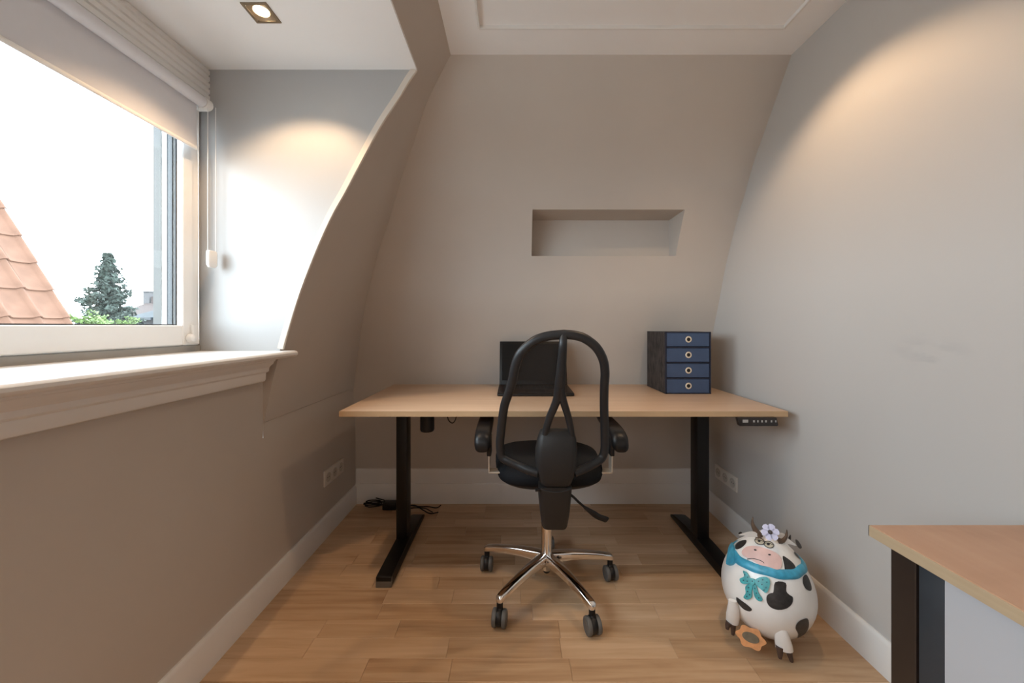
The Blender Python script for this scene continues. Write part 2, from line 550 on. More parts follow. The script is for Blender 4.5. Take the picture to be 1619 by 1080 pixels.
# wall_back with the niche: sheet rows over z, columns over x
mb = MB()
cols = [-1.14, -0.6, -0.2, NX0, NX1, 1.30]
vs = [(x, yy, z) for z, yy in BP for x in cols]
nc = len(cols)
fs = []
for i in range(len(BP) - 1):
    zmid = (BP[i][0] + BP[i + 1][0]) / 2
    for k in range(nc - 1):
        if k == 3 and NZ0 < zmid < NZ1:
            continue
        a = i * nc + k
        fs.append((a, a + 1, a + nc + 1, a + nc))
mb.add(vs, fs)
nb = [(z, yy) for z, yy in BP if NZ0 - 1e-4 <= z <= NZ1 + 1e-4]
for xs in (NX0, NX1):
    poly = [(xs, yy, z) for z, yy in nb] + [(xs, NY, NZ1), (xs, NY, NZ0)]
    mb.add(poly, [tuple(range(len(poly)))])
mb.quad((NX0, NY, NZ0), (NX1, NY, NZ0), (NX1, NY, NZ1), (NX0, NY, NZ1))
mb.quad((NX0, nb[-1][1], NZ1), (NX1, nb[-1][1], NZ1), (NX1, NY, NZ1), (NX0, NY, NZ1))
mb.quad((NX0, nb[0][1], NZ0), (NX1, nb[0][1], NZ0), (NX1, NY, NZ0), (NX0, NY, NZ0))
struct('wall_back', mb, M['taupe'], 'curved sloping taupe back wall with a long recessed niche', smooth=20, fix=False)

# wall_left: knee wall, curved slope beyond both cheeks and over the dormer
mb = MB()
lowz = [p for p in LP if p[0] <= 0.72 + 1e-6]
upz = [p for p in LP if p[0] >= 0.72 - 1e-6]
topz = [p for p in LP if p[0] >= ZD - 1e-6]
mb.sheet([[(XL, YF, z), (XL, YD0, z), (XL, YD1, z), (XL, 2.68, z)] for z in (0.0, 0.36, 0.72)])
mb.sheet([[(v, YD1, z), (v, 2.68, z)] for z, v in upz])
mb.sheet([[(v, YF, z), (v, YD0, z)] for z, v in upz])
mb.sheet([[(v, YD0, z), (v, YD1, z)] for z, v in topz])
mb.sheet([[(XL, YD0, z), (XL, YD1, z)] for z in (0.72, 1.085)])
sl = [(v, z) for z, v in upz if z <= 1.07 + 1e-6]
for yc in (YD0, YD1):
    poly = [(XL, yc, 0.72)] + [(v, yc, z) for v, z in sl[1:]] + [(XL, yc, 1.07)]
    mb.add(poly, [tuple(range(len(poly)))])
struct('wall_left', mb, M['taupe'], 'taupe knee wall under the window curving up into a slope', smooth=20, fix=False)

# white dormer cheeks
def cheek(name, yc, lab):
    pts = [(v, z) for z, v in LP if 1.07 - 1e-6 <= z <= ZD + 1e-6]
    poly = [(-1.45, yc, 1.07)] + [(v, yc, z) for v, z in pts] + [(-1.45, yc, ZD)]
    m_ = MB().add(poly, [tuple(range(len(poly)))])
    s = struct(name, m_, M['white_wall'], lab, smooth=0, fix=False)
    return s
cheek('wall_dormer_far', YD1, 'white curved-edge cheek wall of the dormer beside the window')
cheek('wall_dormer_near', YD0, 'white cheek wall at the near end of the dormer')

# right wall and the wall behind the camera
struct('wall_right', MB().box(XR, XR + 0.08, YF - 0.1, YB + 0.1, -0.05, 2.6), M['right_wall'], 'light warm grey straight wall on the right', smooth=0)
struct('wall_front', MB().box(XL - 0.3, XR + 0.1, YF - 0.08, YF, -0.05, 2.6), M['rear_wall'], 'plain white wall behind the viewer', smooth=0)

def slab_holes(x0, x1, y0, y1, z0, z1, holes):
    """flat slab with square holes (cx, cy, half)"""
    m_ = MB()
    xs = sorted({x0, x1, *[h[0] - h[2] for h in holes], *[h[0] + h[2] for h in holes]})
    ys = sorted({y0, y1, *[h[1] - h[2] for h in holes], *[h[1] + h[2] for h in holes]})
    for a, b in zip(xs, xs[1:]):
        for c, d in zip(ys, ys[1:]):
            mx_, my_ = (a + b) / 2, (c + d) / 2
            if any(abs(mx_ - h[0]) < h[2] and abs(my_ - h[1]) < h[2] for h in holes):
                continue
            m_.box(a, b, c, d, z0, z1)
    return m_
LAMPS_MAIN = [(0.88, 1.415), (0.88, -1.15), (-0.02, -1.15)]  # last two are assumed, unseen lamps added for bounce light
LAMPS_DORMER = [(-0.883, 1.364), (-0.883, -1.1)]  # second one is an assumed, unseen lamp added for bounce light
HH = 0.037
PX0, PX1, PY1, PY0 = -0.145, 1.136, 1.637, YF + 0.15
ce = slab_holes(PX0, PX1, PY0, PY1, ZC + 0.012, ZC + 0.07, [(a, b, HH) for a, b in LAMPS_MAIN])
ceil = struct('ceiling', ce, M['ceiling'], 'white flat ceiling with a framed recessed panel', smooth=0)
mb = MB()
mb.box(-0.40, PX0, YF - 0.05, 1.90, ZC, ZC + 0.06)
mb.box(PX1, XR + 0.05, YF - 0.05, 1.90, ZC, ZC + 0.06)
mb.box(PX0, PX1, PY1, 1.90, ZC, ZC + 0.06)
mb.box(PX0, PX1, YF - 0.05, PY0, ZC, ZC + 0.06)
obj('ceiling_border', mb, M['ceiling'], ceil, smooth=0)
mb = MB()
g = 0.004
for a, b, c, d in ((PX0 - 0.006, PX0 + g, PY0, PY1), (PX1 - g, PX1 + 0.006, PY0, PY1), (PX0, PX1, PY1 - g, PY1 + 0.006)):
    mb.box(a, b, c, d, ZC - 0.003, ZC + 0.013)
obj('panel_bead', mb, M['trim'], ceil, bevel=0.0015, seg=1)
struct('ceiling_dormer', slab_holes(-1.62, -0.415, YD0 - 0.02, YD1 + 0.012, ZD, ZD + 0.05, [(a, b, HH) for a, b in LAMPS_DORMER]), M['ceiling'],
       'white dormer ceiling above the window', smooth=0)
# unseen slab added above the ceilings to block sky light
struct('sky_block_slab', MB().box(-1.75, XR + 0.2, YF - 0.2, 2.9, 2.66, 2.72), M['subfloor'], 'unseen dark slab added above the ceilings to block sky light', smooth=0)
# curved cream bead along the cheek edge
pts = [(v, z) for z, v in LP if 1.09 <= z <= 2.36]
mb = MB()
rings = []
for i, (v, z) in enumerate(pts):
    a = Vector(pts[max(i - 1, 0)]); b = Vector(pts[min(i + 1, len(pts) - 1)])
    t = (b - a).normalized()
    nrm = Vector((t.y, -t.x))
    q = []
    for du, dy in ((-0.012, -0.004), (0.011, -0.004), (0.014, 0.002), (0.011, 0.008), (-0.012, 0.008)):
        q.append((v + nrm.x * du, YD1 + dy, z + nrm.y * du))
    if z <= ZD + 0.02:
        rings.append(q)
mb.loft(rings)
struct('trim_1', mb, M['edge'], 'thin cream bead along the curved dormer edge', smooth=40)

# baseboards
def profile_board(name, prof, axis, a, b, base, sign, lab):
    """prof: (thickness out from wall, z) outline; axis of the run"""
    poly = [(base + sign * t, z) for t, z in prof]
    m_ = MB().prism(poly, 'y' if axis == 'y' else 'x', a, b)
    return struct(name, m_, M['trim'], lab, smooth=30)
lowb = [(0, 0.0), (0.015, 0.0), (0.015, 0.112), (0.011, 0.121), (0.006, 0.126), (0, 0.126)]
profile_board('baseboard_left', lowb, 'y', YF, YB, XL, 1, 'white baseboard along the taupe knee wall')
profile_board('baseboard_right', lowb, 'y', YF, YB, XR, -1, 'white baseboard along the light grey wall')
highb = [(0.02, 0.0), (-0.019, 0.0), (-0.019, 0.128), (-0.016, 0.135), (-0.011, 0.138), (-0.011, 0.220), (-0.008, 0.230), (-0.002, 0.234), (0.02, 0.234)]
poly = [(YB + t, z) for t, z in highb]
struct('baseboard_back', MB().prism(poly, 'x', XL + 0.005, XR - 0.005), M['trim'], 'tall stepped white baseboard on the back wall', smooth=30)
struct('baseboard_front', MB().box(XL, XR, YF, YF + 0.015, 0, 0.126), M['trim'], 'white baseboard on the wall behind the viewer', smooth=0)

# ------------------------------------------------------------------ window
WZ0, WZ1 = 1.118, 2.12
FXI = -1.335                       # room-side face of the frame
win = struct('window_1', MB().box(-1.43, FXI - 0.012, YD1 - 0.022, YD1, WZ0, WZ1), M['frame'], 'white wide dormer window with clear glass', bevel=0.002, seg=1)
def wpart(n, m_, mt, bevel=0.003, parent=None):
    return obj(n, m_, mt, parent or win, bevel=bevel, seg=1)
wpart('window_frame', MB().box(-1.43, FXI - 0.012, YD0, YD0 + 0.022, WZ0, WZ1)
      .box(-1.43, FXI - 0.012, YD0, YD1, WZ0 - 0.002, WZ0 + 0.03).box(-1.43, FXI - 0.012, YD0, YD1, WZ1 - 0.03, WZ1), M['frame'])
YM = 0.36
for ya, yb in ((YD0 + 0.008, YM - 0.002), (YM + 0.002, YD1 - 0.008)):
    b_ = 0.086
    sash = wpart('sash', MB().box(-1.40, FXI, ya, ya + b_, WZ0 + 0.004, WZ1 - 0.004).box(-1.40, FXI, yb - b_, yb, WZ0 + 0.004, WZ1 - 0.004)
                 .box(-1.40, FXI, ya + b_, yb - b_, WZ0 + 0.004, WZ0 + 0.085).box(-1.40, FXI, ya + b_, yb - b_, WZ1 - 0.08, WZ1 - 0.004), M['frame'], 0.004)
    i0, i1, j0, j1 = ya + b_, yb - b_, WZ0 + 0.085, WZ1 - 0.08
    gl = obj('pane', MB().box(-1.372, -1.366, i0 - 0.005, i1 + 0.005, j0 - 0.005, j1 + 0.005), M['glass'], sash, smooth=0)
    # rubber seal and spacer between the panes
    def rim(x0, x1, t):
        return (MB().box(x0, x1, i0 - 0.002, i0 + t, j0, j1).box(x0, x1, i1 - t, i1 + 0.002, j0, j1)
                .box(x0, x1, i0, i1, j0 - 0.002, j0 + t).box(x0, x1, i0, i1, j1 - t, j1 + 0.002))
    obj('seal', rim(-1.366, -1.360, 0.004), M['seal'], sash, smooth=0)
    obj('spacer', MB().box(-1.394, -1.374, i0 - 0.002, i0 + 0.006, j0, j1).box(-1.394, -1.374, i1 - 0.006, i1 + 0.002, j0, j1), M['spacer'], sash, smooth=0)
    obj('outer_lip', MB().box(-1.414, -1.394, i0 - 0.02, i0 + 0.008, j0 - .02, j1).box(-1.414, -1.394, i1 - 0.008, i1 + 0.02, j0 - .02, j1), M['frame'], sash, smooth=0)
    obj('outer_jamb', MB().box(-1.446, -1.414, i0 - 0.03, i0 + 0.010, j0 - .02, j1).box(-1.446, -1.414, i1 - 0.010, i1 + 0.03, j0 - .02, j1), M['frame_out'], sash, smooth=0)
# outer cheeks of the opening: close the gap between frame and shell
wpart('outer_casing', MB().box(-1.465, -1.43, YD1 - 0.02, YD1 + 0.02, 1.0, ZD).box(-1.465, -1.43, YD0 - 0.02, YD0 + 0.02, 1.0, ZD)
      .box(-1.52, -1.40, YD0, YD1, 1.0, WZ0 + 0.06).box(-1.56, -1.345, YD0, YD1, WZ1, ZD + 0.02), M['frame_out'], 0)
wpart('frame_foot_strip', MB().box(-1.43, FXI - 0.004, YD0, YD1 - 0.002, 1.088, WZ0 + 0.001), M['grey_strip'], 0)  # grey strip between the frame foot and the sill
# sill with rounded nose, apron moulding below
nose = [(-1.43, 1.066), (-1.43, 1.094), (-0.952, 1.094), (-0.943, 1.091), (-0.938, 1.085), (-0.938, 1.077), (-0.943, 1.070), (-0.952, 1.066)]
wpart('window_sill', MB().prism(nose, 'y', YD0 + 0.002, YD1 - 0.001).prism([(-1.03, 1.066), (-1.03, 1.094), (-0.952, 1.094), (-0.943, 1.091), (-0.938, 1.085), (-0.938, 1.077), (-0.943, 1.070), (-0.952, 1.066)], 'y', YD1 - 0.001, YD1 + 0.028), M['trim'], 0)
apr = [(XL, 1.066), (-0.985, 1.066), (-0.987, 1.056), (-0.992, 1.053), (-0.996, 1.043), (-1.006, 1.036), (-1.010, 1.030), (-1.012, 1.028), (-1.014, 1.014), (-1.018, 1.010),
       (-1.026, 1.006), (-1.027, 0.980), (-1.031, 0.972), (-1.040, 0.968), (XL, 0.968)]
ap_o = wpart('sill_apron', MB().prism(apr, 'y', YD0 + 0.03, YD1 - 0.052), M['trim'], 0)
# reeded header over the blind
mb = MB()
prof = [(-1.36, ZD), (XW, ZD)]
zz = ZD
for k in range(6):
    zz = ZD - 0.004 - k * 0.027
    prof += [(XW, zz), (XW + 0.006, zz - 0.004), (XW + 0.006, zz - 0.019), (XW, zz - 0.023)]
prof += [(XW, zz - 0.027), (-1.36, zz - 0.027)]
struct('trim_2', MB().prism(prof, 'y', YD0, YD1), M['trim'], 'white reeded moulding strip above the roller blind', smooth=0)

# ------------------------------------------------------------------ roller blind
bl = thing('roller_blind', 'half lowered white roller blind with bead chain above the window', 'blind', (-1.28, 0.36, 1.92))
BY0, BY1 = YD0 + 0.06, 1.592
TZ, TX = 2.117, -1.275
obj('roll', MB().lathe([(0.0, 0), (0.022, 0), (0.022, BY1 - BY0), (0.0, BY1 - BY0)], (TX, BY0, TZ), (0, 1, 0), 28, False), M['blind'], bl)
fx = TX - 0.021
obj('fabric', MB().box(fx - 0.0008, fx + 0.0008, BY0 + 0.005, BY1, 1.930, TZ), M['blind'], bl, smooth=0)
obj('bottom_bar', MB().sweep([(fx, BY0 + 0.005, 1.927), (fx, BY1, 1.927)], (0.005, 0.008), 10, up=(0, 0, 1)), M['plastic_w'], bl)
br = obj('bracket', MB().lathe([(0, 0), (0.024, 0), (0.024, 0.028), (0.018, 0.036), (0, 0.036)], (TX, BY1 + 0.004, TZ), (0, 1, 0), 24, False)
         .box(XW - 0.01, TX, BY1 + 0.006, BY1 + 0.036, TZ - 0.022, TZ + 0.022), M['plastic_w'], bl, bevel=0.002, seg=1)
obj('bracket', MB().lathe([(0, 0), (0.024, 0), (0.024, 0.03), (0, 0.03)], (TX, BY0 - 0.034, TZ), (0, 1, 0), 24, False)
    .box(XW - 0.01, TX, BY0 - 0.034, BY0 - 0.006, TZ - 0.022, TZ + 0.022), M['plastic_w'], bl, bevel=0.002, seg=1)
# bead chain loop: real beads on two cords, carrying a weight
cz0 = CAMH - (398 - VPY) / FPX * 1.62
ca, cb_ = (TX + 0.016, 1.604), (TX + 0.021, 1.640)
beads = MB()
for (cx, cy) in (ca, cb_):
    z = TZ
    while z > cz0:
        beads.lathe([(0.0004, -0.0020), (0.0017, -0.0010), (0.0017, 0.0010), (0.0004, 0.0020)], (cx, cy, z), (0, 0, 1), 6)
        z -= 0.006
    beads.sweep([(cx, cy, TZ), (cx, cy, cz0)], 0.0011, 6)
ch = obj('bead_chain', beads, M['plastic_w'], bl)
mbw = MB()
rings = []
for z, s in ((cz0 + 0.004, 0.75), (cz0, 1.0), (cz0 - 0.055, 1.0), (cz0 - 0.066, 0.7)):
    rings.append([(p[0], p[1], z) for p in rrect(TX + 0.0185, 1.622, 0.017 * s, 0.048 * s, 0.007)])
obj('chain_weight', mbw.loft(rings), M['plastic_w'], bl)
obj('guide_wire', MB().sweep([(fx + 0.002, BY1 + 0.006, TZ - 0.02), (fx + 0.002, BY1 + 0.010, 1.145)], 0.0011, 6), M['plastic_w'], bl)
obj('wire_holder', MB().lathe([(0, 0), (0.017, 0), (0.019, 0.006), (0.014, 0.022), (0, 0.026)], (FXI + 0.001, 1.600, 1.150), (1, 0, 0), 18, False)
    .box(FXI + 0.001, FXI + 0.012, 1.607, 1.630, 1.135, 1.205), M['plastic_w'], bl, bevel=0.001, seg=1)

# ------------------------------------------------------------------ downlights
def downlight(cx, cy, zc, lab, grp):
    t = thing('downlight', lab, 'downlight', (cx, cy, zc), grp)
    o_, i_ = 0.0445, 0.035
    fr = MB()
    for a, b, c, d in ((-o_, o_, -o_, -i_), (-o_, o_, i_, o_), (-o_, -i_, -i_, i_), (i_, o_, -i_, i_)):
        fr.box(cx + a, cx + b, cy + c, cy + d, zc - 0.003, zc)
    obj('frame', fr, M['lamp_frame'], t, smooth=0)
    # square bevelled plate with round opening
    pl_ = MB()
    n = 32
    outer, inner = [], []
    for k in range(n):
        a = 2 * math.pi * (k + 0.5) / n
        c, s = math.cos(a), math.sin(a)
        q = i_ / max(abs(c), abs(s))
        outer.append((cx + c * q, cy + s * q, zc - 0.001))
        inner.append((cx + c * 0.0262, cy + s * 0.0262, zc + 0.004))
    deep = [(p[0], p[1], zc + 0.016) for p in inner]
    pl_.loft([outer, inner, deep], cap=False)
    obj('baffle', pl_, M['lamp_inner'], t, fix=False)
    obj('bulb', MB().lathe([(0.0, 0.006), (0.015, 0.0065), (0.022, 0.009), (0.025, 0.016), (0.0, 0.017)], (cx, cy, zc), (0, 0, 1), 24, False), M['bulb'], t)
    ld = bpy.data.lights.new('downlight_beam', 'SPOT')
    ld.energy = LAMP_WATTS
    ld.color = LAMP_COLOR
    ld.spot_size = math.radians(116)
    ld.spot_blend = 0.42
    ld.shadow_soft_size = 0.02
    lo = bpy.data.objects.new('downlight_beam', ld)
    COL.objects.link(lo)
    lo.parent = t
    lo.location = (0, 0, -0.004)
    return t
downlight(*LAMPS_DORMER[0], ZD, 'square bronze recessed spotlight, lit, in the dormer ceiling beside the blind', 'recessed downlights')
downlight(*LAMPS_DORMER[1], ZD, 'assumed unseen recessed spotlight, added at the near end of the dormer ceiling', 'recessed downlights')
downlight(*LAMPS_MAIN[0], ZC + 0.012, 'square bronze recessed spotlight in the ceiling over the right desk end', 'recessed downlights')
downlight(*LAMPS_MAIN[1], ZC + 0.012, 'assumed unseen recessed spotlight, added behind the viewer near the right wall', 'recessed downlights')
downlight(*LAMPS_MAIN[2], ZC + 0.012, 'assumed unseen recessed spotlight, added behind the viewer in mid ceiling', 'recessed downlights')

# ------------------------------------------------------------------ standing desk
DX0, DX1, DY0, DY1, DZ = -0.778, 1.222, 1.735, 2.535, 0.821
dk = thing('standing_desk', 'wide maple-topped standing desk with black T-shaped steel legs', 'desk', (0.222, 2.135, 0))
obj('desktop', MB().box(DX0 + 0.0015, DX1 - 0.0015, DY0 + 0.0015, DY1 - 0.0015, DZ - 0.0255, DZ), M['desk'], dk, bevel=0.0015, seg=2)
e = 0.0015
obj('edge_band', MB().box(DX0, DX1, DY0, DY0 + e, DZ - 0.025, DZ - 0.001).box(DX0, DX1, DY1 - e, DY1, DZ - 0.025, DZ - 0.001)
    .box(DX0, DX0 + e, DY0 + e, DY1 - e, DZ - 0.025, DZ - 0.001).box(DX1 - e, DX1, DY0 + e, DY1 - e, DZ - 0.025, DZ - 0.001), M['desk_edge'], dk, smooth=0)
for s, (ca0, ca1, f0, f1) in enumerate(((-0.632, -0.574, -0.632, -0.560), (0.988, 1.053, 0.986, 1.060))):
    lg = obj('leg', MB().box(ca0, ca1, 2.095, 2.178, 0.05, DZ - 0.062), M['black_metal'], dk, bevel=0.004)
    obj('inner_tube', MB().box(ca0 + 0.006, ca1 - 0.006, 2.101, 2.172, DZ - 0.07, DZ - 0.045), M['black_metal'], lg, bevel=0.003)
    obj('top_bracket', MB().box((ca0 + ca1) / 2 - 0.03, (ca0 + ca1) / 2 + 0.03, DY0 + 0.09, DY1 - 0.09, DZ - 0.048, DZ - 0.0258), M['black_metal'], lg, bevel=0.002, seg=1)
    fo = [(1.787, 0.002), (2.452, 0.002), (2.452, 0.016), (2.40, 0.036), (2.22, 0.056), (2.05, 0.056), (1.80, 0.050), (1.787, 0.047)]
    ft = obj('foot', MB().prism([(p[0], p[1]) for p in fo], 'x', f0, f1), M['black_metal'], dk, bevel=0.003)
    obj('foot_cap', MB().prism([(1.784, 0.0), (1.792, 0.0), (1.800, 0.048), (1.789, 0.046)], 'x', f0 - 0.0005, f1 + 0.0005), M['foot_cap'], ft, bevel=0.002, seg=1)
    for yy in (1.86, 2.38):
        obj('levelling_foot', MB().lathe([(0, 0), (0.016, 0), (0.016, 0.004), (0, 0.004)], ((f0 + f1) / 2, yy, -0.0), (0, 0, 1), 14, False), M['black_plastic'], ft)
obj('cross_beam', MB().box(-0.60, 1.02, 2.105, 2.165, DZ - 0.066, DZ - 0.030), M['black_metal'], dk, bevel=0.003)
# cable cup, loop and control panel below the top
cu = obj('cable_cup', MB().lathe([(0.030, 0.0), (0.034, 0.004), (0.036, 0.012), (0.036, 0.135), (0.0, 0.135)], (-0.443, 2.0, DZ - 0.0258 - 0.135), (0, 0, 1), 28), M['black_plastic'], dk)
pts = [px(707, 655, 1.95), px(709, 664, 1.95), px(715, 669, 1.955), px(720, 664, 1.96), px(722, 655, 1.96)]
obj('cable_loop', MB().sweep(spline(pts, 6), 0.0028, 8), M['cable'], dk)
kp = MB()
kz1, kz0 = DZ - 0.0258, CAMH - (674 - VPY) / FPX * 1.722
k0, k1 = px(1166, 667, 1.722).x, px(1231, 667, 1.722).x
poly = [(k0, kz1), (k1 - 0.008, kz1), (k1, kz0 + 0.006), (k1 - 0.004, kz0), (k0 + 0.014, kz0), (k0 + 0.009, kz0 + 0.004)]
kpo = obj('control_panel', kp.prism(poly, 'y', 1.722, 1.742), M['keypad'], dk, bevel=0.002, seg=2)
def kmark(name, a, b, y0_, y1_):
    p, q = px(a, y1_, 1.7205), px(b, y0_, 1.7205)
    obj(name, MB().box(p.x, q.x, 1.7205, 1.7225, p.z, q.z), M['keypad_mark'], kpo, smooth=0)
kmark('display', 1174.5, 1183, 663.8, 668.4)
for a, b in ((1191, 1193.6), (1197.6, 1199.4), (1204, 1206.2), (1210, 1212.4), (1219, 1221), (1226, 1227.6)):
    kmark('button', a, b, 664.6, 668.0)

# ------------------------------------------------------------------ laptop
lx0, lx1, lz = -0.088, 0.327, DZ
lp = thing('laptop', 'black open laptop with dark screen on the standing desk', 'laptop', (0.12, 2.22, DZ))
base = obj('base', MB().prism([(2.094, lz + 0.003), (2.36, lz + 0.003), (2.36, lz + 0.024), (2.10, lz + 0.017), (2.094, lz + 0.013)], 'x', lx0, lx1), M['lap'], lp, bevel=0.003)
zt = lambda yy: lz + 0.017 + (yy - 2.10) * 0.007 / 0.26
def deckbox(x0, x1, y0, y1, h):
    m_ = MB()
    vs = [(x0, y0, zt(y0) - 0.001), (x1, y0, zt(y0) - 0.001), (x1, y1, zt(y1) - 0.001), (x0, y1, zt(y1) - 0.001),
          (x0, y0, zt(y0) + h), (x1, y0, zt(y0) + h), (x1, y1, zt(y1) + h), (x0, y1, zt(y1) + h)]
    return m_.add(vs, [(0, 3, 2, 1), (4, 5, 6, 7), (0, 1, 5, 4), (1, 2, 6, 5), (2, 3, 7, 6), (3, 0, 4, 7)])
obj('deck', deckbox(lx0 + 0.006, lx1 - 0.006, 2.106, 2.35, 0.0008), M['lap_deck'], base, smooth=0)
km = MB()
for r_ in range(5):
    for c_ in range(15):
        x0 = lx0 + 0.03 + c_ * 0.0238
        y0 = 2.215 + r_ * 0.0225
        d_ = deckbox(x0, x0 + 0.0205, y0, y0 + 0.0185, 0.0022)
        km.add(d_.v, d_.f)
obj('keyboard', km, M['key'], base, smooth=0, kind='stuff')
obj('touchpad', deckbox(lx0 + 0.15, lx0 + 0.26, 2.12, 2.195, 0.0014), M['key'], base, smooth=0)
lt = math.atan2(0.085, 0.262)
def lidpt(x, d, h):          # h up the lid, d in front of it
    return (x, 2.362 + h * math.sin(lt) - d * math.cos(lt), lz + 0.022 + h * math.cos(lt) + d * math.sin(lt))
def lidbox(x0, x1, h0, h1, d0, d1):
    vs = [lidpt(x, d, h) for h in (h0, h1) for (x, d) in ((x0, d0), (x1, d0), (x1, d1), (x0, d1))]
    return MB().add(vs, [(0, 3, 2, 1), (4, 5, 6, 7), (0, 1, 5, 4), (1, 2, 6, 5), (2, 3, 7, 6), (3, 0, 4, 7)])
lid = obj('lid', lidbox(lx0 + 0.002, lx1 - 0.002, 0.0, 0.272, 0.0, 0.009), M['lap'], lp, bevel=0.003)
obj('screen', lidbox(lx0 + 0.018, lx1 - 0.018, 0.026, 0.256, 0.009, 0.0095), M['screen'], lid, smooth=0)
for a in (lx0 + 0.05, lx1 - 0.11):
    obj('hinge', MB().lathe([(0, 0), (0.007, 0), (0.007, 0.06), (0, 0.06)], (a, 2.363, lz + 0.022), (1, 0, 0), 12, False), M['lap'], base)

# ------------------------------------------------------------------ drawer box
bx0, bx1, by0, by1, bz0, bz1 = 0.847, 1.100, 2.172, 2.470, DZ, DZ + 0.346
db = thing('drawer_box', 'mottled black desktop box with four navy drawers and ring pulls', 'drawer box', ((bx0 + bx1) / 2, 2.32, DZ))
t_ = 0.004
sh = MB().box(bx0, bx0 + t_, by0, by1, bz0, bz1).box(bx1 - t_, bx1, by0, by1, bz0, bz1).box(bx0 + t_, bx1 - t_, by0, by1, bz1 - t_, bz1)
sh.box(bx0 + t_, bx1 - t_, by0, by1, bz0, bz0 + t_).box(bx0 + t_, bx1 - t_, by1 - t_, by1, bz0 + t_, bz1 - t_)
bc = obj('case', sh, M['box'], db, smooth=0)
obj('front_edging', MB().box(bx0 - 0.0005, bx0 + t_ + 0.001, by0 - 0.001, by0 + 0.012, bz0 + 0.0005, bz1 + 0.0005).box(bx1 - t_ - 0.001, bx1 + 0.0005, by0 - 0.001, by0 + 0.012, bz0 + 0.0005, bz1 + 0.0005)
    .box(bx0, bx1, by0 - 0.001, by0 + 0.012, bz1 - t_ - 0.001, bz1 + 0.0006).box(bx0, bx1, by0 - 0.001, by0 + 0.012, bz0 + 0.0004, bz0 + t_ + 0.002), M['navy_dark'], db, smooth=0)
for k in range(3):
    zk = bz0 + (k + 1) * 0.0865
    obj('shelf', MB().box(bx0 + t_, bx1 - t_, by0 + 0.001, by1 - t_, zk - 0.0025, zk + 0.0025), M['navy_dark'], db, smooth=0)
for k in range(4):
    z0, z1 = bz0 + k * 0.0865 + 0.006, bz0 + (k + 1) * 0.0865 - 0.005
    xa, xb = bx0 + 0.007, bx1 - 0.008
    cz, cx = (z0 + z1) / 2 + 0.001, (xa + xb) / 2 + 0.003
    dr = obj('drawer', MB().box(xa, xb, by0 + 0.001, by1 - 0.02, z0, z1), M['navy'], db, bevel=0.0012, seg=1)
    ring = MB()
    rr = []
    for q in range(28):
        a = 2 * math.pi * q / 28
        rr.append([(cx + math.cos(a) * (0.0135 + 0.0045 * math.cos(b)), by0 + 0.001 - 0.0022 * math.sin(b), cz + math.sin(a) * (0.0135 + 0.0045 * math.cos(b))) for b in (0, math.pi / 4, math.pi / 2, 3 * math.pi / 4, math.pi)])
    rr.append(rr[0])
    obj('ring_pull', MB().sheet(rr), M['ring'], dr, smooth=60)
    obj('finger_hole', MB().lathe([(0, 0), (0.0115, 0), (0.0115, 0.0012), (0, 0.0012)], (cx, by0 + 0.001, cz), (0, -1, 0), 24, False), M['hole'], dr, smooth=0)

# ------------------------------------------------------------------ office chair
CX, CY = 0.152, 1.793
chair = thing('office_chair', 'black mesh-back office chair with chrome five-star base at the desk', 'chair', (CX, CY, 0))
LEGA = [-60, 10, 84, 156, -132]
for a in LEGA:
    A = math.radians(a)
    u, s = Vector((math.cos(A), math.sin(A), 0)), Vector((-math.sin(A), math.cos(A), 0))
    rings = []
    for r_, zc, w_, h_ in ((0.018, 0.136, 0.030, 0.046), (0.06, 0.138, 0.032, 0.040), (0.12, 0.137, 0.031, 0.034), (0.19, 0.130, 0.028, 0.030), (0.26, 0.119, 0.025, 0.027), (0.305, 0.109, 0.024, 0.026), (0.318, 0.105, 0.021, 0.022), (0.324, 0.103, 0.010, 0.012)):
        c = Vector((CX, CY, zc)) + u * r_
        ring = []
        for p in rrect(0, 0, w_ * 1.2, h_ * 1.12, min(w_, h_) * 0.30, 4):
            tap = 1.0 - 0.30 * (p[1] / h_ + 0.5)
            ring.append(c + s * p[0] * (0.78 + 0.45 * tap) + Vector((0, 0, p[1])))
        rings.append(ring)
    lg = obj('base_leg', MB().loft(rings), M['chrome'], chair, smooth=60)
    # twin wheel caster
    c = Vector((CX, CY, 0)) + u * 0.310
    obj('caster_stem', MB().lathe([(0.013, 0.070), (0.013, 0.096), (0.0, 0.096)], (c.x, c.y, 0), (0, 0, 1), 14), M['black_plastic'], lg)
    wy = math.radians({-60: 12, 10: 10, 84: 10, 156: -4, -132: -8}[a])
    ax = Vector((math.cos(wy), math.sin(wy), 0))
    back = Vector((math.sin(wy), -math.cos(wy), 0)) * 0.006
    wc = c + back + Vector((0, 0, 0.034))
    obj('caster_housing', MB().lathe([(0.0, -0.011), (0.031, -0.011), (0.033, -0.006), (0.033, 0.006), (0.031, 0.011), (0, 0.011)], wc + Vector((0, 0, 0.0035)), ax, 24, False)
        .sweep([c + Vector((0, 0, 0.075)), wc + Vector((0, 0, 0.03))], (0.013, 0.011), 10), M['black_plastic'], lg)
    for sg in (-1, 1):
        w0 = wc + ax * sg * 0.0195
        prof = [(0.0, -0.010), (0.026, -0.010), (0.0325, -0.0075), (0.034, -0.003), (0.034, 0.003), (0.0325, 0.0075), (0.026, 0.010), (0.024, 0.009), (0.0, 0.0085)]
        wh = obj('caster_wheel', MB().lathe(prof, w0, ax * sg, 28, False), M['tyre'], lg, smooth=40)
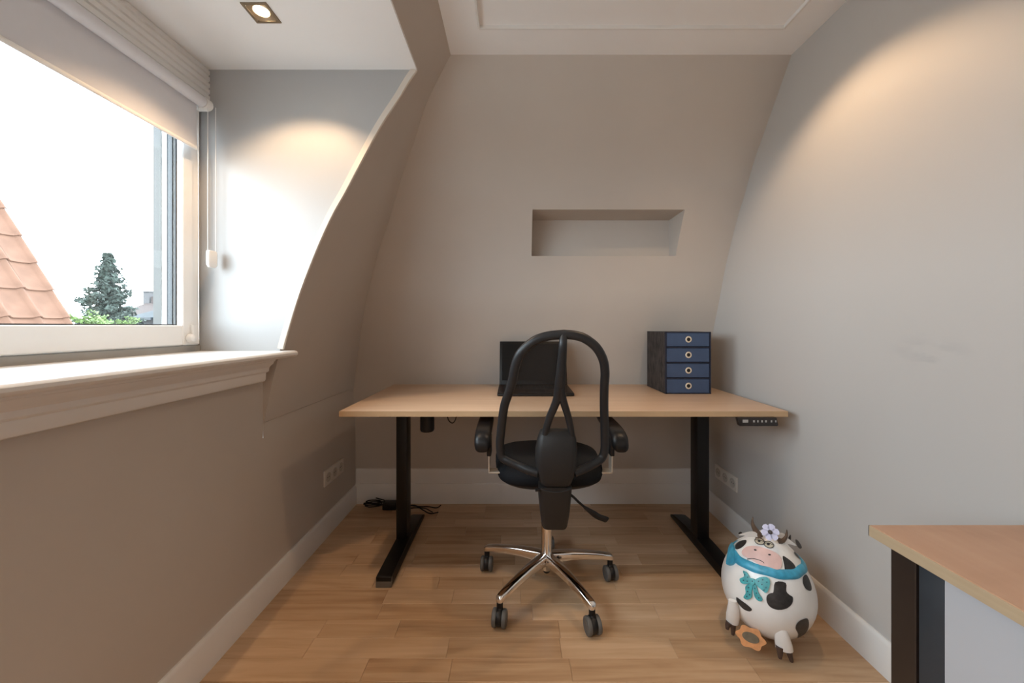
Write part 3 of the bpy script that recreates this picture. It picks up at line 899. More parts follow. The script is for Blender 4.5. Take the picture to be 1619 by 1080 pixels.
obj('hub', MB().lathe([(0.0, 0.082), (0.020, 0.082), (0.024, 0.090), (0.028, 0.110), (0.034, 0.118), (0.036, 0.150), (0.030, 0.160), (0.0, 0.161)], (CX, CY, 0), (0, 0, 1), 28, False), M['chrome'], chair)
obj('hub_plug', MB().lathe([(0.0, 0.068), (0.014, 0.069), (0.019, 0.084), (0, 0.084)], (CX, CY, 0), (0, 0, 1), 20, False), M['black_plastic'], chair)
obj('gas_column', MB().lathe([(0.025, 0.158), (0.0255, 0.30), (0.022, 0.305), (0.022, 0.52), (0.0, 0.52)], (CX, CY, 0), (0, 0, 1), 28), M['chrome'], chair)
obj('column_sleeve', MB().lathe([(0.030, 0.40), (0.036, 0.44), (0.040, 0.51), (0.0, 0.515)], (CX, CY, 0), (0, 0, 1), 24), M['black_plastic'], chair)

def superring(cx, cy, hx, hy, z, p, n=40, fy=0.0, bulge=0.0):
    out = []
    for k in range(n):
        a = 2 * math.pi * k / n
        c, s = math.cos(a), math.sin(a)
        x = math.copysign(abs(c) ** (2 / p), c) * hx
        yv = math.copysign(abs(s) ** (2 / p), s) * hy
        x *= 1 + fy * yv / hy
        out.append((cx + x, cy + yv, z + bulge * (1 - (x / hx) ** 2)))
    return out
SX, SY = CX + 0.004, 1.785
rings = [superring(SX, SY, 0.21, 0.205, 0.548, 3.8, fy=0.06), superring(SX, SY, 0.232, 0.228, 0.556, 3.8, fy=0.06), superring(SX, SY, 0.238, 0.236, 0.578, 3.8, fy=0.06),
         superring(SX, SY, 0.234, 0.232, 0.600, 3.6, fy=0.06), superring(SX, SY, 0.215, 0.215, 0.614, 2.9, fy=0.06), superring(SX, SY, 0.15, 0.16, 0.617, 2.6, fy=0.06), superring(SX, SY, 0.05, 0.05, 0.615, 2.2, fy=0.06)]
obj('seat_cushion', MB().loft(rings), M['fabric'], chair, smooth=60)
rings = [superring(SX, SY + 0.01, 0.10, 0.12, 0.520, 3.2), superring(SX, SY, 0.19, 0.19, 0.528, 3.2), superring(SX, SY, 0.215, 0.215, 0.542, 3.2), superring(SX, SY, 0.224, 0.220, 0.556, 3.2)]
obj('seat_shell', MB().loft(rings), M['black_plastic'], chair, smooth=50)
obj('mechanism', MB().box(CX - 0.04, CX + 0.05, 1.62, 1.88, 0.468, 0.522), M['black_plastic'], chair, bevel=0.012, seg=3)

# backrest: hoop of moulded tube, its recline taken from side to top
HY = [(520, 1.352), (528, 1.355), (545, 1.362), (560, 1.372), (600, 1.405), (640, 1.452), (664, 1.480), (696, 1.508), (722, 1.520), (736, 1.508), (747, 1.487)]
hl = [(892, 528.7), (866, 531.5), (843.8, 539.5), (823.4, 558), (815, 577.8), (810.5, 600), (804.5, 620.4), (797.6, 641), (794.2, 663), (791.8, 685), (790.4, 703), (793.5, 722), (804, 729.5), (818, 735.8), (834, 743), (850, 748)]
hr = [(892, 528.7), (910, 530.5), (926, 536), (943, 549.5), (953.5, 568.6), (956.6, 589), (955.4, 611), (955.0, 641), (955.8, 666.8), (956.2, 690), (956.0, 709), (952.5, 722.5), (944, 730.5), (933, 736.6), (921, 742.5), (908, 748)]
P3 = lambda q: px(q[0], q[1], interp(HY, q[1]))
lpath = spline([P3(q) for q in hl], 4)
rpath = spline([P3(q) for q in hr], 4)
path = list(reversed(lpath)) + rpath[1:]
rad = []
for p in path:
    rad.append((0.0165, 0.013))
obj('backrest_frame', MB().sweep(path, rad, 14, up=(0, 1, 0)), M['char_plastic'], chair, smooth=70)
# woven mesh stretched in the hoop
rows = []
nL = len(lpath)
for i in range(1, nL):
    a, b = lpath[i], rpath[i]
    r_ = []
    for k in range(13):
        t = k / 12
        q = a.lerp(b, t)
        r_.append((q.x, q.y + 0.012 * math.sin(math.pi * t), q.z))
    rows.append(r_)
obj('backrest_mesh', MB().sheet(rows), M['mesh'], chair, smooth=180, fix=False)
# Y-shaped spine
OFF = 0.020
def P4(x, y, o_=OFF):
    return px(x, y, interp(HY, y) - o_)
spine = MB()
sp = spline([P4(891, 531, 0.004), P4(890, 545), P4(888.5, 570), P4(886.5, 595), P4(885, 615), P4(884.5, 632)], 4)
rs = [(lerp(0.0135, 0.0235, (i / (len(sp) - 1)) ** 1.5), 0.012) for i in range(len(sp))]
spine.sweep(sp, rs, 14, up=(0, 1, 0))
spl = spline([P4(884, 612, 0.021), P4(881, 630, 0.021), P4(875.5, 645, 0.021), P4(869, 660, 0.022), P4(864, 676, 0.024), P4(861, 690, 0.026)], 4)
spr = spline([P4(886.5, 612, 0.021), P4(889.5, 630, 0.021), P4(894, 645, 0.021), P4(898.5, 660, 0.022), P4(902, 676, 0.024), P4(904, 690, 0.026)], 4)
spine.sweep(spl, [(lerp(0.0165, 0.0125, i / (len(spl) - 1)), 0.012) for i in range(len(spl))], 12, up=(0, 1, 0))
spine.sweep(spr, [(lerp(0.0150, 0.0115, i / (len(spr) - 1)), 0.012) for i in range(len(spr))], 12, up=(0, 1, 0))
obj('spine', spine, M['char_plastic'], chair, smooth=70)
# upper and lower back covers
def cover(name, secs, m_, rk=0.42, bow_=0.012):
    rings = []
    for (x0, x1, yv, Y, d_) in secs:
        a, b = px(x0, yv, Y), px(x1, yv, Y)
        ring = []
        for p in rrect(0, 0, abs(b.x - a.x), d_, d_ * rk, 5):
            xx = p[0] / (abs(b.x - a.x) / 2)
            ring.append(((a.x + b.x) / 2 + p[0], Y + d_ / 2 + p[1] + bow_ * xx * xx, a.z))
        rings.append(ring)
    return obj(name, MB().loft(rings), m_, chair, smooth=55)
cv = cover('spine_cover', [(858, 907, 680.5, 1.470, 0.022), (855, 909, 683, 1.462, 0.038), (850.5, 913, 697, 1.452, 0.050), (847.5, 915.2, 713, 1.448, 0.056), (847, 915, 730, 1.448, 0.058), (849, 913.5, 746, 1.452, 0.060), (852.5, 909, 760, 1.458, 0.060), (855, 905.5, 769, 1.466, 0.055), (857, 903, 771.5, 1.474, 0.045)], M['cover'])
cover('lower_cover', [(855, 903, 769, 1.490, 0.05), (852.5, 905, 772.5, 1.474, 0.07), (853.0, 905, 778, 1.474, 0.09), (853.5, 904, 795, 1.482, 0.12), (855.5, 901.5, 818, 1.500, 0.13), (857.5, 898, 836, 1.514, 0.125), (859, 896.5, 838.5, 1.518, 0.115)], M['cover'], 0.14, 0.006)
obj('cover_rib', MB().sweep(spline([px(854, 772.8, 1.466), px(866, 777, 1.462), px(880, 778.5, 1.461), px(893, 776.8, 1.462), px(904, 773, 1.466)], 5), 0.0028, 8), M['char_plastic'], cv)
obj('pivot_knob', MB().lathe([(0, -0.004), (0.006, -0.004), (0.006, 0.012), (0, 0.012)], px(851.5, 774.5, 1.48), (-1, -0.2, 0), 14, False), M['black_plastic'], cv)
obj('tilt_arm', MB().box(CX - 0.045, CX + 0.055, 1.53, 1.66, 0.470, 0.515), M['black_plastic'], chair, bevel=0.012, seg=3)

# armrests
for sg in (-1, 1):
    ax_ = CX + 0.003 + sg * 0.283
    rings = []
    # pad: curls down at the rear
    for yy, zc, w_, h_ in ((1.578, 0.706, 0.040, 0.020), (1.582, 0.712, 0.058, 0.052), (1.600, 0.722, 0.066, 0.072), (1.625, 0.736, 0.068, 0.058), (1.66, 0.746, 0.068, 0.044), (1.72, 0.751, 0.070, 0.036), (1.86, 0.755, 0.068, 0.033), (1.93, 0.756, 0.056, 0.028), (1.945, 0.755, 0.03, 0.014)):
        rings.append([(ax_ + p[0], yy, zc + p[1]) for p in rrect(0, 0, w_, h_, min(w_, h_) * 0.4, 4)])
    ar = obj('armrest', MB().loft(rings), M['black_plastic'], chair, smooth=60)
    bxx = CX + 0.003 + sg * 0.258
    obj('arm_post', MB().box(bxx - 0.009, bxx + 0.009, 1.625, 1.69, 0.655, 0.735), M['black_plastic'], ar, bevel=0.004)
    brk = MB().box(bxx - 0.003, bxx + 0.003, 1.632, 1.682, 0.585, 0.665)
    brk.box(min(bxx, bxx - sg * 0.05), max(bxx, bxx - sg * 0.05), 1.632, 1.682, 0.581, 0.587)
    obj('arm_bracket', brk, M['bracket'], ar, bevel=0.0015, seg=1)
# height lever
lv = obj('lever', MB().sweep(spline([(CX + 0.06, 1.66, 0.490), px(903, 783, 1.66), px(916, 795, 1.655), px(928, 805, 1.65)], 5), 0.0055, 8), M['black_plastic'], chair)
lvp = spline([px(924, 802, 1.65), px(934, 809, 1.648), px(946, 817, 1.645), px(957, 821, 1.642), px(960, 823, 1.642)], 4)
rr = [(lerp(0.007, 0.014, min(1, i / 6)), 0.007) for i in range(len(lvp))]
rr[-1] = (0.008, 0.005)
obj('lever_paddle', MB().sweep(lvp, rr, 10, up=(0, 1, 0.2)), M['black_plastic'], lv, smooth=60)

# ------------------------------------------------------------------ cables by the left desk leg
cbl = thing('power_adapter', 'black power brick with coiled cable on the floor behind the left desk leg', 'power adapter', (-0.80, 2.56, 0))
FYc = lambda y_: FPX * CAMH / (y_ - VPY)
def fl(x, y_, h=0.004):
    """a floor point under pixel (x, y), lifted by h"""
    Y = FPX * (CAMH - h) / (y_ - VPY)
    Y = min(Y, 2.60)
    q = px(x, y_, Y)
    return Vector((q.x, Y, h))
b0 = fl(617, 804, 0.002)
obj('brick', MB().box(b0.x - 0.045, b0.x + 0.045, 2.530, 2.590, 0.0015, 0.046), M['black_plastic'], cbl, bevel=0.006, seg=3)
coil = []
for k in range(70):
    a = k / 70 * 2 * math.pi * 4.3
    rx, ry = 0.058 + 0.012 * math.sin(k * 0.9), 0.020 + 0.006 * math.cos(k * 0.7)
    coil.append((-0.915 + rx * math.cos(a), 2.562 + ry * math.sin(a), 0.008 + 0.040 * (k / 70) + 0.012 * math.sin(a * 0.5) + 0.006))
obj('coiled_cable', MB().sweep(spline(coil, 3), 0.0034, 7), M['cable'], cbl)
obj('cable', MB().sweep(spline([(-0.80, 2.57, 0.02), (-0.72, 2.585, 0.015), fl(662, 801), fl(676, 801), fl(690, 803), fl(697, 799)], 6), 0.0036, 7), M['cable'], cbl)
obj('cable', MB().sweep(spline([(-0.80, 2.555, 0.018), (-0.72, 2.56, 0.010), fl(655, 798), fl(668, 806), fl(680, 812), fl(693, 810)], 6), 0.0036, 7), M['cable'], cbl)
obj('cable', MB().sweep(spline([fl(640, 806, 0.006), fl(655, 803, 0.02), fl(672, 804, 0.006), fl(684, 810, 0.004)], 6), 0.003, 7), M['cable'], cbl)

# ------------------------------------------------------------------ wall sockets
def socket(face_x, sg, y0, y1, z0, z1, lab):
    t = thing('wall_socket', lab, 'wall socket', (face_x, (y0 + y1) / 2, z0), 'triple wall sockets')
    a, b = sorted((face_x, face_x + sg * 0.010))
    pl_ = obj('plate', MB().box(a, b, y0, y1, z0, z1), M['socket'], t, bevel=0.003)
    wd = (y1 - y0) / 3
    for k in range(3):
        yc, zc = y0 + wd * (k + 0.5), (z0 + z1) / 2
        so = obj('socket_well', MB().lathe([(0.0265, 0.0), (0.0265, 0.0028), (0.0240, 0.0032), (0.0215, 0.0006), (0.0, 0.0006)], (face_x + sg * 0.010, yc, zc), (sg, 0, 0), 24), M['socket_hole'], t, fix=False)
        for d in (-0.0095, 0.0095):
            obj('pin_hole', MB().lathe([(0, 0), (0.003, 0), (0.003, 0.001), (0, 0.001)], (face_x + sg * 0.0104, yc + d, zc), (sg, 0, 0), 10, False), M['hole'], so)
    return t
socket(XL, 1, 2.194, 2.436, 0.290, 0.378, 'cream triple wall socket on the taupe knee wall under the desk')
socket(XR, -1, 2.222, 2.460, 0.248, 0.332, 'cream triple wall socket on the light grey wall behind the right desk leg')

# ------------------------------------------------------------------ sideboard on the right
SBX0, SBX1, SBY1, SBY0, SBZ = 0.827, 1.264, 0.908, -0.72, 0.737
sb = thing('sideboard', 'low office cabinet with maple top, black end and white sliding door', 'cabinet', (1.06, 0.1, 0))
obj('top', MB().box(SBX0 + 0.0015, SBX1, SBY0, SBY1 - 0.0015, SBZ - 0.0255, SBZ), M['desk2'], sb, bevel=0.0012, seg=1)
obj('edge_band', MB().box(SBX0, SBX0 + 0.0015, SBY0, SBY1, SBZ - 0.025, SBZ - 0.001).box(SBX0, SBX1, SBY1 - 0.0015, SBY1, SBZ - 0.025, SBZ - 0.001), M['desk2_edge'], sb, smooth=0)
FXc = 0.848
y_a = FPX * FXc / (1408 - VPX)
y_b = FPX * FXc / (1447.5 - VPX)
y_c = FPX * FXc / (1450 - VPX)
y_d = FPX * FXc / (1491 - VPX)
obj('end_panel', MB().box(FXc, SBX1 - 0.003, y_b, y_a, 0.0, SBZ - 0.0258), M['cab_black'], sb, bevel=0.0015, seg=1)
obj('end_panel', MB().box(FXc, SBX1 - 0.003, SBY0 + 0.02, SBY0 + 0.07, 0.0, SBZ - 0.0258), M['cab_black'], sb, bevel=0.0015, seg=1)
obj('inner_case', MB().box(FXc + 0.012, SBX1 - 0.003, SBY0 + 0.07, y_b, 0.02, SBZ - 0.0258), M['cab_black'], sb, smooth=0)
obj('grip_profile', MB().box(FXc + 0.003, FXc + 0.0125, y_d, y_c, 0.06, SBZ - 0.0262), M['cab_slate'], sb, bevel=0.002, seg=2)
ym = (y_d + SBY0 + 0.07) / 2
obj('sliding_door', MB().box(FXc + 0.002, FXc + 0.0125, ym + 0.001, y_d - 0.0005, 0.06, SBZ - 0.0262), M['cab_white'], sb, bevel=0.001, seg=1)
obj('sliding_door', MB().box(FXc + 0.002, FXc + 0.0125, SBY0 + 0.072, ym - 0.001, 0.06, SBZ - 0.0262), M['cab_white'], sb, bevel=0.001, seg=1)
obj('plinth', MB().box(FXc + 0.01, SBX1 - 0.003, SBY0 + 0.07, y_b, 0.0, 0.055), M['cab_black'], sb, smooth=0)

# ------------------------------------------------------------------ cow figurine
CC = Vector((0.985, 1.515, 0.200))
cow = thing('cow_figurine', 'round white tin cow figure with black patches and blue scarf on the floor', 'figurine', (CC.x, CC.y, 0))
def egg_r(z):          # body radius at height z above the floor
    t = (z - 0.010) / 0.392
    t = min(max(t, 0), 1)
    return 0.158 * (math.sin(math.pi * t ** 0.90) ** 0.62) * (1.0 - 0.10 * (t - 0.4))
def inside(p):
    if p.z < 0.0102 or p.z > 0.4018:
        return False
    return math.hypot(p.x - CC.x, p.y - CC.y) < egg_r(p.z)
EYE = Vector((0, 0, CAMH))
def body_hit(x, y_):
    d = px(x, y_, 1.0) - EYE
    d.normalize()
    t, st = 1.2, 0.004
    best, bt = 9, 0
    while t < 2.6:
        p = EYE + d * t
        if inside(p):
            lo, hi = t - st, t
            for _ in range(18):
                m_ = (lo + hi) / 2
                if inside(EYE + d * m_):
                    hi = m_
                else:
                    lo = m_
            return EYE + d * hi
        z = min(max(p.z, 0.012), 0.40)
        g_ = math.hypot(p.x - CC.x, p.y - CC.y) - egg_r(z) + abs(p.z - z)
        if g_ < best:
            best, bt = g_, t
        t += st
    p = EYE + d * bt                       # ray just misses: nearest point on the skin
    z = min(max(p.z, 0.012), 0.40)
    h = Vector((p.x - CC.x, p.y - CC.y, 0)).normalized() * egg_r(z)
    return Vector((CC.x + h.x, CC.y + h.y, z))
def body_n(p):
    z = min(max(p.z, 0.016), 0.396)
    h = Vector((p.x - CC.x, p.y - CC.y, 0))
    if h.length < 1e-5:
        return Vector((0, 0, 1))
    h.normalize()
    dr = (egg_r(z + 0.003) - egg_r(z - 0.003)) / 0.006
    return (h + Vector((0, 0, -dr))).normalized()
prof = []
for k in range(41):
    z = 0.010 + 0.392 * (0.5 - 0.5 * math.cos(math.pi * k / 40))
    prof.append((max(egg_r(z), 0.001), z))
obj('body', MB().lathe(prof, (CC.x, CC.y, 0), (0, 0, 1), 56), M['cow_white'], cow, smooth=70)
ZX, ZY, ZS = 1110.0, 800.0, 4.1525
def zp(p):
    return (ZX + p[0] / ZS, ZY + p[1] / ZS)
def patch(name, pts, m_, off=0.0012, thick=0.0, parent=None, rings=5, sm=3, raw=False):
    """a painted or stuck-on shape that follows the body; pts traced clockwise"""
    q = [Vector((*(p if raw else zp(p)), 0)) for p in pts]
    q = spline(q, sm, True) if sm else q
    c = sum(q, Vector((0, 0, 0))) / len(q)
    m2 = MB()
    grid = []
    for r_ in range(1, rings + 1):
        ring = []
        for p in q:
            s = c.lerp(p, r_ / rings)
            h = body_hit(s.x, s.y)
            ring.append(h + body_n(h) * off)
        grid.append(ring)
    if thick:
        grid.append([p - body_n(p) * (thick + off) for p in grid[-1]])
    hc = body_hit(c.x, c.y)
    n = len(q)
    vs = [hc + body_n(hc) * off] + [p for g_ in grid for p in g_]
    fs = [(0, 1 + k, 1 + (k + 1) % n) for k in range(n)]
    for i in range(len(grid) - 1):
        for k in range(n):
            a, b = 1 + i * n + k, 1 + i * n + (k + 1) % n
            fs.append((a, b, b + n, a + n))
    m2.add(vs, fs)
    return obj(name, m2, m_, parent or cow, smooth=50)
def line(name, pts, m_, r_=0.0011, parent=None, closed=False, off=0.001):
    q = [Vector((*zp(p), 0)) for p in pts]
    q = spline(q, 4, closed)
    pp = []
    for s in q:
        h = body_hit(s.x, s.y)
        pp.append(h + body_n(h) * off)
    return obj(name, MB().sweep(pp, r_, 6, closed=closed), m_, parent or cow)
# black patches
patch('patch', [(480, 500), (548, 505), (552, 560), (575, 585), (595, 600), (590, 640), (555, 672), (500, 682), (450, 665), (425, 630), (425, 590), (450, 572), (468, 565)], M['cow_black'])
patch('patch', [(228, 598), (262, 622), (300, 650), (328, 678), (312, 692), (275, 678), (245, 648), (228, 622)], M['cow_black'])
patch('patch', [(690, 738), (700, 775), (690, 815), (660, 850), (625, 870), (630, 840), (612, 800), (625, 765), (655, 745)], M['cow_black'])
patch('patch', [(660, 470), (682, 450), (705, 490), (718, 540), (708, 558), (680, 545), (662, 510)], M['cow_black'])
patch('patch', [(528, 330), (560, 345), (600, 380), (612, 412), (580, 425), (545, 422), (538, 385)], M['cow_black'])
patch('patch', [(225, 250), (255, 230), (292, 226), (285, 252), (255, 278), (226, 286), (218, 270)], M['cow_black'])
patch('patch', [(605, 300), (630, 315), (652, 342), (648, 352), (622, 335), (605, 316)], M['cow_black'])
patch('patch', [(168, 650), (180, 640), (182, 670), (172, 702), (163, 698)], M['cow_black'])
# pink muzzle with mouth
mz = patch('muzzle', [(310, 268), (360, 266), (420, 282), (480, 308), (515, 345), (520, 395), (500, 418), (450, 412), (380, 388), (320, 352), (275, 330), (265, 305), (280, 282)], M['cow_pink'], 0.004, 0.004)
line('mouth', [(300, 352), (330, 348), (365, 354), (395, 366), (408, 378)], M['cow_line'], 0.0011, mz, off=0.0045)
for nx, ny in ((352, 292), (442, 322)):
    patch('nostril', [(nx - 8, ny - 4), (nx + 6, ny - 3), (nx + 9, ny + 5), (nx - 5, ny + 5)], M['cow_line'], 0.0046, parent=mz, rings=2)
# eyes under heavy lids
for ex, ey in ((379, 234), (438, 255)):
    er, eh = 31, 21
    el = [(ex + er * math.cos(a) + 0.0, ey + eh * math.sin(a) + 0.20 * er * math.cos(a)) for a in [2 * math.pi * k / 10 for k in range(10)]]
    ey_ = patch('eye', el, M['cow_eye'], 0.0016)
    line('eye_rim', el, M['cow_line'], 0.0013, ey_, True, 0.002)
    patch('pupil', [(ex - 10, ey - 8), (ex + 4, ey - 7), (ex + 6, ey + 2), (ex - 2, ey + 6), (ex - 12, ey + 1)], M['cow_line'], 0.0024, parent=ey_, rings=2)
    line('eyelid', [(ex - er * 0.9, ey - 8), (ex, ey - 9), (ex + er * 0.9, ey + 3)], M['cow_line'], 0.0010, ey_, off=0.0022)
# scarf: band round the neck on a tilted plane, drawn through three seen points
s1, s2, s3 = body_hit(*zp((205, 318))), body_hit(*zp((400, 425))), body_hit(*zp((655, 425)))
pn = (s2 - s1).cross(s3 - s1).normalized()
if pn.z < 0:
    pn = -pn
def ring_pt(a, lift):
    """where the tilted plane (lifted) meets the skin at azimuth a"""
    d = Vector((math.cos(a), math.sin(a), 0))
    base = s1 + Vector((0, 0, lift))
    lo, hi = 0.03, 0.399
    f_ = lambda z: (Vector((CC.x, CC.y, 0)) + d * egg_r(z) + Vector((0, 0, z)) - base).dot(pn)
    for _ in range(30):
        m_ = (lo + hi) / 2
        if f_(m_) > 0:
            hi = m_
        else:
            lo = m_
    return Vector((CC.x, CC.y, 0)) + d * egg_r(lo) + Vector((0, 0, lo))
rings = []
for k in range(72):
    a = 2 * math.pi * k / 72
    wob = 0.0015 * math.sin(5 * a) + 0.001 * math.sin(11 * a)
    ring = []
    for lift, off in ((-0.0135, 0.0005), (-0.011, 0.0045), (-0.003, 0.007), (0.005, 0.006), (0.011, 0.0045), (0.0135, 0.0005)):
        p = ring_pt(a, lift + wob)
        ring.append(p + body_n(p) * off)
    rings.append(ring)
scf = obj('scarf', MB().loft(rings, cap=False, closed=True), M['scarf'], cow, smooth=60)
patch('scarf_tip', [(192, 262), (202, 248), (214, 262), (222, 310), (226, 360), (205, 388), (172, 388), (178, 330)], M['scarf'], 0.009, 0.008, parent=scf)
# bow with two loops and two tails
bw = patch('bow', [(322, 478), (345, 480), (352, 505), (340, 520), (322, 512)], M['bow'], 0.012, 0.012)
patch('bow_loop', [(325, 490), (300, 440), (278, 430), (285, 465), (258, 480), (268, 508), (300, 512), (325, 505)], M['bow'], 0.010, 0.009, parent=bw)
patch('bow_loop', [(348, 492), (380, 470), (425, 468), (445, 495), (438, 540), (420, 568), (392, 548), (360, 520)], M['bow'], 0.010, 0.009, parent=bw)
patch('bow_tail', [(318, 508), (336, 515), (330, 560), (328, 598), (300, 612), (278, 596), (292, 570), (290, 530)], M['bow'], 0.007, 0.006, parent=bw)
patch('bow_tail', [(338, 515), (356, 518), (372, 570), (398, 612), (378, 622), (352, 600), (340, 560)], M['bow'], 0.007, 0.006, parent=bw)
for k, (dx, dy) in enumerate([(290, 455), (308, 470), (282, 490), (305, 495), (375, 495), (400, 485), (425, 500), (395, 515), (420, 535), (408, 550), (312, 535), (305, 560), (318, 580), (300, 592), (350, 540), (360, 570), (375, 600), (338, 495)]):
    s_ = 5.0
    patch('bow_dot', [(dx + s_ * math.cos(a), dy + s_ * math.sin(a)) for a in [2 * math.pi * q / 6 for q in range(6)]], M['bow_dot'], 0.0128 if (dy < 520 and 320 < dx < 352) else (0.0108 if dy < 556 and dx > 360 or dy < 510 else 0.0078), parent=bw, rings=1, sm=0)
# fringe tufts and ears
TOP = Vector((CC.x, CC.y, 0.400))
def at_depth(p, Y):
    x, y_ = zp(p)
    return px(x, y_, Y)
def leafy(name, pts, m_, Y, th=0.003, parent=None):
    """thin cut-tin shape of real thickness standing at depth Y"""
    q = spline([at_depth(p, Y) for p in pts], 3, True)
    n = len(q)
    f = Vector((0.55, 0.83, 0)) * th
    vs = list(q) + [p + f for p in q]
    fs = [tuple(range(n)), tuple(reversed(range(n, 2 * n)))] + [(k, (k + 1) % n, n + (k + 1) % n, n + k) for k in range(n)]
    return obj(name, MB().add(vs, fs), m_, parent or cow, smooth=0)
hy = 1.47
leafy('fringe_tuft', [(375, 188), (345, 172), (300, 172), (240, 192), (282, 196), (225, 225), (300, 205), (360, 205), (430, 212), (420, 190)], M['cow_white'], hy)
leafy('fringe_tuft', [(470, 190), (530, 180), (565, 215), (620, 262), (560, 250), (610, 305), (530, 255), (480, 225)], M['cow_white'], hy + 0.01)
leafy('ear', [(270, 190), (255, 172), (238, 180), (250, 188)], M['cow_black'], hy + 0.02)
leafy('ear', [(560, 225), (580, 190), (584, 215), (572, 240)], M['cow_black'], hy + 0.03)
leafy('tail_tuft', [(612, 225), (632, 232), (655, 272), (640, 280), (622, 258)], M['tyre'], 1.60, 0.006)
# horns
def horn(pts, Y, r0):
    q = spline([at_depth(p, Y) for p in pts], 5)
    return obj('horn', MB().sweep(q, [lerp(r0, 0.0012, (i / (len(q) - 1)) ** 0.8) for i in range(len(q))], 10), M['horn'], cow, smooth=60)
horn([(372, 196), (355, 165), (336, 130), (330, 100), (333, 72)], hy + 0.01, 0.0155)
horn([(492, 228), (525, 228), (548, 205), (556, 180), (556, 156)], hy + 0.01, 0.0135)
# lilac flower
fc = at_depth((447, 172), hy - 0.012)
fn = (EYE - fc).normalized()
fu = Vector((0, 0, 1)); fu = (fu - fn * fu.dot(fn)).normalized(); fs_ = fu.cross(fn)
fl_ = obj('flower_centre', MB().lathe([(0, -0.002), (0.0075, -0.002), (0.0075, 0.004), (0.004, 0.007), (0, 0.007)], fc, fn, 16, False), M['cow_line'], cow)
for k in range(6):
    a = 2 * math.pi * k / 6 + 0.3
    d = fs_ * math.cos(a) + fu * math.sin(a)
    sd = fn.cross(d)
    q = [fc + d * 0.004 + sd * 0.004, fc + d * 0.016 + sd * 0.012, fc + d * 0.027 + sd * 0.009, fc + d * 0.030, fc + d * 0.027 - sd * 0.009, fc + d * 0.016 - sd * 0.012, fc + d * 0.004 - sd * 0.004]
    n = len(q)
    vs = [p + fn * 0.001 for p in q] + [p - fn * 0.002 for p in q]
    obj('petal', MB().add(vs, [tuple(range(n)), tuple(reversed(range(n, 2 * n)))] + [(j, (j + 1) % n, n + (j + 1) % n, n + j) for j in range(n)]), M['petal'], fl_, smooth=0)
# front legs with hooves
def cow_leg(pts, Ys, rs, hoof, hY):
    q = spline([at_depth(p, Y) for p, Y in zip(pts, Ys)], 5)
    rr = [interp([(i / (len(rs) - 1), r_) for i, r_ in enumerate(rs)], k / (len(q) - 1)) for k in range(len(q))]
    lg = obj('front_leg', MB().sweep(q, [(r_, r_ * 0.55) for r_ in rr], 14, up=(0.55, 0.83, 0.2)), M['cow_white'], cow, smooth=60)
    for hp in hoof:
        hq = [at_depth(p, hY) for p in hp]
        hq[-1].z = max(hq[-1].z, 0.001)
        obj('hoof', MB().sweep(spline(hq, 4), [lerp(0.0125, 0.006, i / 8) for i in range(9)], 10), M['hoof'], lg, smooth=60)
    return lg
cow_leg([(505, 735), (515, 790), (525, 850), (535, 905), (540, 938)], [1.395, 1.385, 1.385, 1.388, 1.390], [0.004, 0.017, 0.023, 0.027, 0.027],
        [[(510, 920), (512, 965), (512, 1000)], [(560, 925), (575, 975), (588, 1020)]], 1.39)
cow_leg([(200, 620), (205, 670), (202, 720), (198, 762)], [1.46, 1.465, 1.475, 1.485], [0.014, 0.020, 0.023, 0.022],
        [[(178, 762), (168, 785), (165, 808)], [(200, 770), (204, 805), (202, 845)]], 1.485)
# orange tin flower held at the front
oc = at_depth((318, 865), 1.425)
on = Vector((-0.35, -0.75, 0.62)).normalized()
ou = Vector((0.80, -0.12, -0.22)); ou = (ou - on * ou.dot(on)).normalized(); ov = on.cross(ou)
n = 60
ring0, ring1 = [], []
for k in range(n):
    a = 2 * math.pi * k / n
    r_ = 0.042 + 0.0045 * math.cos(6 * a)
    p = oc + ou * r_ * 1.05 * math.cos(a) + ov * r_ * 0.78 * math.sin(a)
    ring0.append(p + on * 0.004)
    ring1.append(p - on * 0.003)
of = obj('tin_flower', MB().loft([ring1, ring0]), M['orange'], cow, smooth=40)
ring0, ring1 = [], []
for k in range(24):
    a = 2 * math.pi * k / 24
    p = oc + ou * 0.027 * math.cos(a) + ov * 0.0155 * math.sin(a)
    ring0.append(p + on * 0.0065)
    ring1.append(p + on * 0.003)
obj('flower_disc', MB().loft([ring1, ring0]), M['olive'], of, smooth=40)

# ------------------------------------------------------------------ outdoors
gm = MB().box(-120, -1.8, -60, 140, -6.3, -6.0)
g_o = struct('ground', gm, M['ground'], 'unseen ground far below the window, made pale to bounce daylight', smooth=0)
# neighbouring roof of clay pantiles
rf = thing('neighbour_house', 'neighbouring house with steep orange clay tile roof outside the window', 'house', (-7.0, 2.5, -6.0))
SA = math.radians(59.5)
up_ = Vector((-math.cos(SA), 0, math.sin(SA)))
nr = Vector((math.sin(SA), 0, math.cos(SA)))
P0 = Vector((-4.793, 4.20, 1.295))
TW, TL = 0.25, 0.339
body = MB()
ridge = P0 + up_ * TL * 8 - nr * 0.10
eave = P0 - up_ * TL * 5 - nr * 0.10
poly = [(eave.x, -6.0), (eave.x, eave.z), (ridge.x, ridge.z), (ridge.x - 4.0, ridge.z - 0.05), (ridge.x - 4.0, -6.0)]
obj('house_body', body.prism(poly, 'y', 1.55, 4.13), M['brick'], rf, smooth=0)
